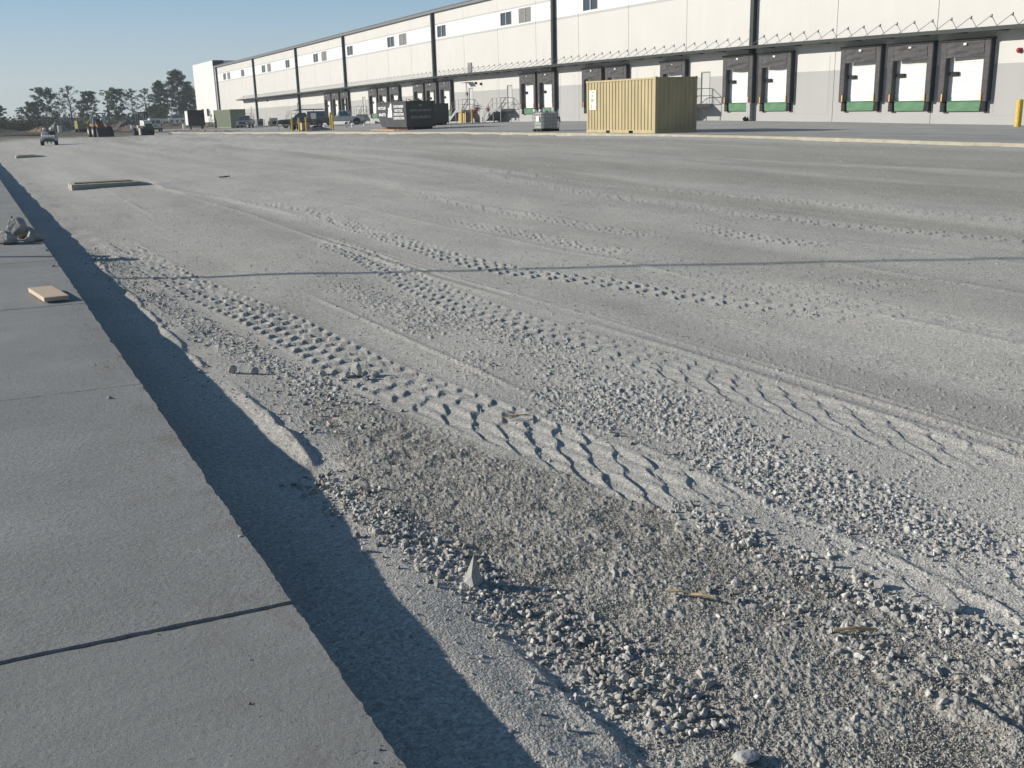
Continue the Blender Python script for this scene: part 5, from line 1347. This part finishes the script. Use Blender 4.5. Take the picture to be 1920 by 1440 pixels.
def tree(x, y, h, wd, kind, label, seed, lean=0.0, group='trees beyond the site', leafm=None, dens=1.0):
    z = Gf(x, y); rg = np.random.default_rng(seed)
    r = empty('pine_tree' if kind == 'pine' else 'tree', (x, y, z), 0, label, 'tree', group)
    t = MB(); vs = []; fs = []
    pts = [(lean * h * k * k / 25 * .3 + .12 * rg.standard_normal() * (k > 0), .1 * rg.standard_normal(), h * .92 * k / 5) for k in range(6)]
    r0 = .022 * h
    for k in range(5): t.tube(pts[k], pts[k + 1], r0 * (1 - k / 5.6), r0 * (1 - (k + 1) / 5.6), n=7)
    def at(q):
        q = q * 5; i = min(4, int(q)); f = q - i; return [pts[i][j] * (1 - f) + pts[i + 1][j] * f for j in range(3)]
    nl = {'pine': 38, 'broad': 28, 'bare': 20}[kind]
    lo = {'pine': .24, 'broad': .22, 'bare': .28}[kind]
    for k in range(nl):
        q = lo + (1 - lo) * ((k + .5 * rg.random()) / nl); p = at(min(q, .995)); a = k * 2.4 + .5 * rg.random()
        if kind == 'pine': ln = wd * .50 * (1.18 - ((q - lo) / (1 - lo)) ** 2.2) * min(1, .55 + 1.6 * (q - lo) / (1 - lo)) * (.62 + .5 * rg.random()); rise = .22
        else: ln = wd * .55 * (.45 + .9 * math.sin(PI * min(1, (q - lo) / (1 - lo) * .85 + .12))) * (.5 + .6 * rg.random()); rise = .62
        ln = min(ln, max(.25, (h * .99 - p[2]) / rise * (.75 + .3 * rg.random())))
        e = (p[0] + math.cos(a) * ln, p[1] + math.sin(a) * ln, min(p[2] + ln * rise, h * .98))
        t.tube(p, e, r0 * .30, r0 * .08, n=5)
        for s_ in (.45, .75, 1.0):
            c = [p[j] + (e[j] - p[j]) * s_ + .15 * rg.standard_normal() for j in range(3)]
            cr_ = wd * {'pine': .12, 'broad': .15, 'bare': .14}[kind] * (.7 + .6 * rg.random())
            nn = int({'pine': 70, 'broad': 62, 'bare': 30}[kind] * dens)
            if s_ < .5 and kind == 'bare': nn //= 2
            clump(vs, fs, c, cr_, nn, {'pine': .13, 'broad': .13, 'bare': .10}[kind], rg, .6)
    clump(vs, fs, at(.99), wd * .10, int(60 * dens), .12, rg, 1.2)
    t.build('trunk', M_bark, r)
    c = MB(); c.v = vs; c.f = fs; c.m = [0] * len(fs)
    c.build('crown', leafm or {'pine': L_pine, 'broad': L_brd, 'bare': L_bare}[kind], r)
TREES = [(6.2, 228, 4.9, 2.4, 'broad', 'small dark tree cut off by the left edge of the picture', 0), (10.8, 232, 4.4, 1.9, 'bare', 'small thin tree on the far left above the scrub', .1),
    (13.4, 235, 5.5, 2.9, 'broad', 'small round-headed tree just left of the tallest left group', .1), (17.0, 236, 8.2, 4.3, 'broad', 'airy leaning tree, tallest on the left side', -.5),
    (20.3, 233, 9.0, 3.0, 'bare', 'tall sparse tree with forked bare top between two leafy ones', 0), (23.6, 235, 7.6, 3.6, 'broad', 'open-crowned tree left of the distant lamp post', .25),
    (29.5, 236, 8.3, 3.9, 'broad', 'leafy tree immediately right of the distant lamp post', .1), (32.6, 235, 8.4, 3.0, 'bare', 'thin tree above the road roller', .1), (36.0, 238, 8.6, 2.8, 'bare', 'thin-crowned tree above the white van', 0),
    (42.4, 258, 11.0, 4.7, 'pine', 'loose pine with gaps in its crown, left of the big dark pine', 0), (48.3, 268, 13.9, 7.6, 'pine', 'biggest dark pine, beside the white end block', 0), (52.5, 276, 10.2, 5.6, 'pine', 'shorter pine tucked between the biggest pine and the white block', 0),
    (37.0, 231, 4.3, 4.2, 'broad', 'low spreading bushy tree under the pines', 0)]
for i, (x, y, h, wd, k, l, ln) in enumerate(TREES): tree(x, y, h, wd, k, l, 400 + i, ln, dens=1.8 if i == 10 else (.9 if k != 'pine' else 1))
def bush(x, y, rx, h, label, seed, m=None, n=420, group='bushes along the lot edge'):
    rg = np.random.default_rng(seed); vs = []; fs = []; z = Gf(x, y)
    for k in range(9):
        a = rg.random() * 6.28; q = rg.random() ** .5
        clump(vs, fs, (math.cos(a) * rx * q * .7, math.sin(a) * rx * q * .7, h * (.3 + .4 * rg.random())), rx * .42, n // 9, .16, rg, min(1.1, h / rx))
    c = MB(); c.v = vs; c.f = fs; c.m = [0] * len(fs)
    o = c.build('bush', m or L_scr); o.location = (x, y, z); tag(o, label, 'bush', group)
BU = [(1.0, 170, 2.2, 2.4, 'dark bush at the very left edge beside the lot'), (4.2, 176, 2.0, 2.0, 'rounded green bush second from the left edge'), (7.6, 172, 1.8, 1.8, 'low olive bush behind the long soil bank'), (6.4, 190, 2.4, 2.6, 'taller green bush behind the leftmost bushes'),
      (10.6, 184, 1.5, 1.9, 'yellow-green bush left of the riders'), (12.0, 196, 2.2, 2.3, 'dark bush behind the yellow-green one'), (17.0, 204, 2.0, 1.8, 'bush behind the excavator and stockpiles'), (29.0, 214, 2.2, 1.9, 'olive bush beyond the white van'), (35.5, 216, 2.0, 1.4, 'low bush above the flat soil mound'), (42.8, 234, 2.4, 2.6, 'broad dark bush under the biggest pine')]
for i, (x, y, rx, h, l) in enumerate(BU): bush(x, y, rx, h, l, 500 + i, n=480)
# far-off wood reading as one mass, and rough growth in front of it
rg = np.random.default_rng(77); vs = []; fs = []
for k in range(150):
    x = -25 + 115 * (k + rg.random()) / 150; y = 330 + 40 * rg.random()
    clump(vs, fs, (x, y, 1.0 + 1.5 * rg.random()), 2.0 + rg.random() * .6, 80, .42, rg, .62)
c = MB(); c.v = vs; c.f = fs; c.m = [0] * len(fs); tag(c.build('far_wood', leaf_mat('hazed_wood_leaves', (.03, .06, .05), (.06, .10, .08))), 'blue-green belt of distant woodland along the horizon', 'woodland', kind='stuff')  # leaf colour carries the blue-green of distance haze
vs = []; fs = []
for k in range(330):
    x = -12 + 58 * rg.random(); y = 186 + 46 * rg.random()
    if 24 < x < 46 and y < 212: continue
    clump(vs, fs, (x, y, float(G(x, y)) + .35), .9 + .5 * rg.random(), 26, .17, rg, .7)
c = MB(); c.v = vs; c.f = fs; c.m = [0] * len(fs); tag(c.build('undergrowth', L_scr), 'low weedy undergrowth between the soil banks and the trees', 'undergrowth', kind='stuff')

# ------------------------------------------------------------------ the air over the site
hz = MB(); hz.box(-1010, 1010, -1010, 1010, -1.7, 15.5)
hm = bpy.data.materials.new('haze_air'); hm.use_nodes = True; hn = hm.node_tree; hn.nodes.remove(hn.nodes['Principled BSDF'])
pv = hn.nodes.new('ShaderNodeVolumePrincipled'); pv.inputs['Color'].default_value = (.80, .90, 1.0, 1); pv.inputs['Density'].default_value = .00045; pv.inputs['Anisotropy'].default_value = .2
hn.links.new(pv.outputs[0], hn.nodes['Material Output'].inputs['Volume'])
tag(hz.build('haze', hm), 'thin pale haze in the air over the whole site', 'haze', kind='stuff')
# ------------------------------------------------------------------ loose stones, crumbs and sticks on the lot
M_st = attr_mat('loose_stone', nscale=60, nvar=.16, bump=.003, bscale=120)
def lot_z(x, y):
    z, _ = lot(np.asarray(x, float), np.asarray(y, float), None); return z
def scatter(name, X, Y, R, seed, label, cat, tones, Z=None, sub=1, sink=.35):
    rg = np.random.default_rng(seed); n = len(X); V0, F0 = ICO[sub]
    nv = len(V0)
    # eight differently broken stone shapes
    shp = []
    for k in range(10):
        v = V0.copy()
        for q in range(9):                                    # shear off random planes
            d = rg.standard_normal(3); d /= np.linalg.norm(d); h = .34 + .36 * rg.random(); pr = v @ d
            v = v - np.clip(pr - h, 0, None)[:, None] * d
        v = v * (1 + .12 * rg.standard_normal((nv, 1))); shp.append(v * np.array([1, .8, .62 + .25 * rg.random()]))
    shp = np.array(shp); sel = rg.integers(0, 10, n)
    v = shp[sel] * R[:, None, None] * (.75 + .5 * rg.random((n, 1, 3)))
    a = rg.random(n) * 6.283; t = rg.standard_normal(n) * .35
    ct, stt = np.cos(t)[:, None], np.sin(t)[:, None]
    y1 = v[..., 1] * ct - v[..., 2] * stt; z1 = v[..., 1] * stt + v[..., 2] * ct
    ca, sa = np.cos(a)[:, None], np.sin(a)[:, None]
    px = v[..., 0] * ca - y1 * sa + X[:, None]; py = v[..., 0] * sa + y1 * ca + Y[:, None]
    zz = lot_z(X, Y) if Z is None else Z
    pz = z1 + (zz + R * (.62 - sink))[:, None]
    P_ = np.stack([px, py, pz], -1).reshape(-1, 3).astype(np.float32)
    F = (F0[None] + (np.arange(n) * nv)[:, None, None]).reshape(-1, 3)
    me = bpy.data.meshes.new(name); me.vertices.add(len(P_)); me.vertices.foreach_set('co', P_.ravel())
    me.loops.add(F.size); me.loops.foreach_set('vertex_index', F.ravel().astype(np.int32)); me.polygons.add(len(F))
    me.polygons.foreach_set('loop_start', (np.arange(len(F)) * 3).astype(np.int32)); me.polygons.foreach_set('loop_total', np.full(len(F), 3, np.int32)); me.update(calc_edges=True)
    tn = np.array(tones)[rg.integers(0, len(tones), n)] * (.75 + .5 * rg.random((n, 1)))
    c4 = np.concatenate([np.repeat(tn, nv, 0), np.ones((n * nv, 1))], 1).astype(np.float32)
    at = me.color_attributes.new('Col', 'FLOAT_COLOR', 'POINT'); at.data.foreach_set('color', c4.ravel()); me.materials.append(M_st)
    o = bpy.data.objects.new(name, me); COL.objects.link(o); return tag(o, label, cat, kind='stuff')
GREY = [(.42, .415, .39), (.33, .325, .305), (.48, .465, .42), (.29, .295, .29), (.40, .37, .32), (.52, .51, .48)]
def draw(n, x0, x1, y0, y1, rmin, rmax, pw, maskf, seed, ylog=True):
    rg = np.random.default_rng(seed)
    x = x0 + (x1 - x0) * rg.random(n); y = np.exp(np.log(y0) + (np.log(y1) - np.log(y0)) * rg.random(n)) if ylog else y0 + (y1 - y0) * rg.random(n)
    k = rg.random(n) < maskf(x, y); x, y = x[k], y[k]
    r = rmin + (rmax - rmin) * rg.random(len(x)) ** pw
    return x, y, r
# gravel heaps where the wheels pushed it aside
def mk(x, y): return np.clip(peb_mask(x, y) * 1.1 - .12, 0, 1) * (1 - .5 * rough_mask(x, y))
X1, Y1, R1 = draw(90000, 1.15, 6.0, 1.4, 19, .004, .018, 2.4, mk, 31)
scatter('loose_gravel', X1, Y1, R1, 32, 'pale crushed stone lying loose over the lot', 'gravel', GREY)
# bigger stones in the windrows close to the camera
def wm(x, y):
    g = lambda cx, wd, a, b: np.exp(-((x - cx) / wd) ** 2) * (y > a) * (y < b)
    return np.clip(1.6 * g(np.interp(y, [2.6, 3.3, 3.9, 5], [1.78, 1.66, 1.56, 1.45]), .13, 2.2, 5.2) + .9 * g(np.interp(y, [2, 2.6, 3.0, 3.7], [3.08, 2.92, 2.88, 2.87]), .10, 1.5, 3.75) + .5 * g(np.interp(y, [2, 2.9], [2.68, 2.54]), .12, 1.9, 3.0)
                   + .55 * g(np.interp(y, [7.1, 8.2, 10.5, 13, 17], [2.05, 1.86, 1.66, 1.56, 1.42]), .17, 6.3, 17) + .18 * g(1.95, .35, 5.8, 7.2) + .5 * g(np.interp(y, [3.6, 4.4, 5], [3.42, 3.35, 3.2]), .07, 3.5, 5), 0, 1)
X2, Y2, R2 = draw(26000, 1.2, 3.6, 1.4, 17, .007, .025, 2.2, wm, 41)
scatter('windrow_stones', X2, Y2, R2, 42, 'rounded grey stones thrown up in rows beside the wheel tracks', 'gravel', GREY, sub=2)
# crumbly soil clods
X3, Y3, R3 = draw(220000, 1.4, 3.4, 1.3, 7.2, .0016, .0065, 2.6, lambda x, y: rough_mask(x, y) * .7, 51)
scatter('soil_crumbs', X3, Y3, R3, 52, 'dark crumbled soil and grit in the loose strip', 'grit', [(.33, .31, .27), (.25, .235, .20), (.38, .37, .33), (.46, .45, .41)])
# thin scatter everywhere in the nearer lot and in the shaded strip
X4, Y4, R4 = draw(110000, .84, 14, 1.3, 26, .002, .010, 4.0, lambda x, y: np.where(x < 1.4, .12, .45), 61)
scatter('stray_stones', X4, Y4, R4, 62, 'stray small stones scattered thinly over the dust', 'gravel', GREY)
X4, Y4, R4 = draw(90000, 1.2, 16, 6.5, 34, .004, .016, 4.5, lambda x, y: .25 + .5 * sst(.45, .7, fbm(x * .8, y * .4, 3, 65)), 66)
scatter('field_stones', X4, Y4, R4, 67, 'small crushed stones spread over the middle of the lot', 'gravel', GREY)
# grit and crumbs on the walk, thickest near its edge
rg = np.random.default_rng(71)
n = 3600; Y5 = np.exp(np.log(1.6) + (np.log(16) - np.log(1.6)) * rg.random(n)); ed = rg.random(n) < .62
X5 = np.where(ed, SE - .012 - .22 * rg.random(n) ** 1.8, SE - .02 - 1.2 * rg.random(n)); keep = (fbm(X5 * 4, Y5 * 1.6, 3, 72) > np.where(ed, .49, .60)) & (X5 > -1.2)
X5, Y5 = X5[keep], Y5[keep]; R5 = .0012 + .0055 * rg.random(len(X5)) ** 3.6
scatter('walk_grit', X5, Y5, R5, 73, 'grit and dirt crumbs trodden onto the concrete walk', 'grit', [(.26, .24, .21), (.20, .165, .13), (.34, .34, .33), (.17, .14, .11)], Z=np.full(len(X5), SZ), sink=.25)
# stones one can point at
def stone(x, y, r_, sq, label, seed, m=M_chunk, zoff=0.0, name='stone', z=None, rough=.22, cat='stone'):
    o = MB(); rock(o, r_, seed, sq, sub=2); q = o.build(name, m)
    zz = (float(lot_z(np.array([x]), np.array([y]))[0]) if z is None else z); q.location = (x, y, zz + r_ * sq[2] * .6 + zoff)
    tag(q, label, cat, 'single stones that stand out'); return q
M_pst = mat('grey_stone', (.40, .40, .38), .9, var=.2, scale=14, bump=.004, bscale=60)
o = MB(); V = [(-.036, -.030, -.02), (.030, -.032, -.02), (.036, .024, -.02), (-.026, .034, -.02), (.012, .000, .105), (-.010, .012, .055), (-.03, -.015, .03), (.034, .0, .04)]
o.add(V, [(0, 3, 2, 1), (0, 1, 4, 6), (1, 2, 7), (1, 7, 4), (2, 3, 5, 4), (2, 4, 7), (3, 0, 6, 5), (6, 4, 5)]); q = o.build('stone', M_pst); q.location = (1.60, 3.47, float(lot_z(np.array([1.6]), np.array([3.47]))[0]) + .025); q.rotation_euler = (0, 0, .5)
tag(q, 'sharp upright fin-shaped stone standing in the near row of gravel', 'stone', 'single stones that stand out')
for i, a in enumerate(((2.37, 7.10, .050, (.8, .8, 1.25), 'tall blocky pale stone standing at the end of the gravel row, long shadow'), (2.30, 7.12, .030, (1, .8, 1), 'brownish stone touching the tall blocky one'), (2.38, 6.93, .028, (1, 1, .8), 'small pale stone in front of the tall blocky one'), (2.47, 6.98, .030, (1.2, 1, .7), 'flat stone just right of the tall blocky one'),
     (1.81, 2.02, .034, (1.3, 1, .75), 'rounded pale stone lying alone at the bottom edge of the ground'), (1.395, 2.37, .013, (.8, .8, 1.2), 'small upright pebble alone at the tip of the walk shadow'), (1.58, 7.72, .036, (.9, .8, 1.1), 'pale angular stone at the head of the dust ridge'), (1.73, 7.62, .032, (1.2, .7, 1), 'low stone right of the one heading the dust ridge'),
     (1.93, 7.4, .028, (.7, .8, 1.1), 'small slanted stone midway along the line of stones'), (2.16, 7.28, .034, (1.1, 1, .8), 'pale stone with dark shadow left of the tall blocky one'), (2.12, 6.98, .026, (1, .7, .7), 'low grey stone below the line toward the tall blocky one'), (1.36, 7.85, .020, (1, 1, .9), 'small white pebble at the shadow edge of the walk'),
     (3.02, 2.62, .030, (1.2, 1, .75), 'large rounded stone at the head of the right-hand row'), (3.10, 2.33, .034, (1.25, 1, .7), 'widest flat rounded stone in the right-hand row'))):
    stone(*a, seed=600 + i, m=M_pst, name='stone')
for i, (x, y, r_, l) in enumerate(((.56, 6.41, .016, 'single pebble on the walk near the second joint'), (.71, 12.95, .022, 'pale pebble on the walk beyond the timber board'), (.748, 14.61, .020, 'pale pebble on the walk edge near the concrete pile'), (.757, 3.88, .010, 'pebble sitting on the very edge of the near walk panel'))):
    stone(x, y, r_, (1.1, .9, .8), l, 640 + i, m=M_pst, z=SZ, name='pebble', cat='pebble')
# sticks and straw
M_stk = mat('dry_stick', (.42, .33, .20), .85, var=.2, scale=20)
def sticks(x, y, segs, label):
    m = MB(); z = float(lot_z(np.array([x]), np.array([y]))[0]) + .018
    for (dx0, dy0, dx1, dy1, rr) in segs: m.tube((dx0, dy0, .004), ((dx0 + dx1) / 2, (dy0 + dy1) / 2, .012), rr, rr * .9, n=5); m.tube(((dx0 + dx1) / 2, (dy0 + dy1) / 2, .012), (dx1, dy1, .006), rr * .9, rr * .5, n=5)
    o = m.build('dry_stick', M_stk); o.location = (x, y, z); tag(o, label, 'stick', 'dry sticks on the gravel')
sticks(2.86, 5.42, [(-.09, .05, .08, -.03, .005), (-.07, -.01, .09, .0, .004), (-.02, .06, .05, -.05, .004), (-.10, .03, .0, -.02, .003)], 'small crossed bundle of dry sticks in the deep wheel track')
sticks(2.655, 2.39, [(-.07, .045, .07, -.03, .006), (-.06, .02, .05, -.035, .003)], 'reddish dry sticks among the rounded stones on the right')
sticks(2.31, 2.93, [(-.06, .07, .0, .01, .007), (.0, .0, .055, -.08, .008)], 'greyish stick half covered with stones in the loose soil')
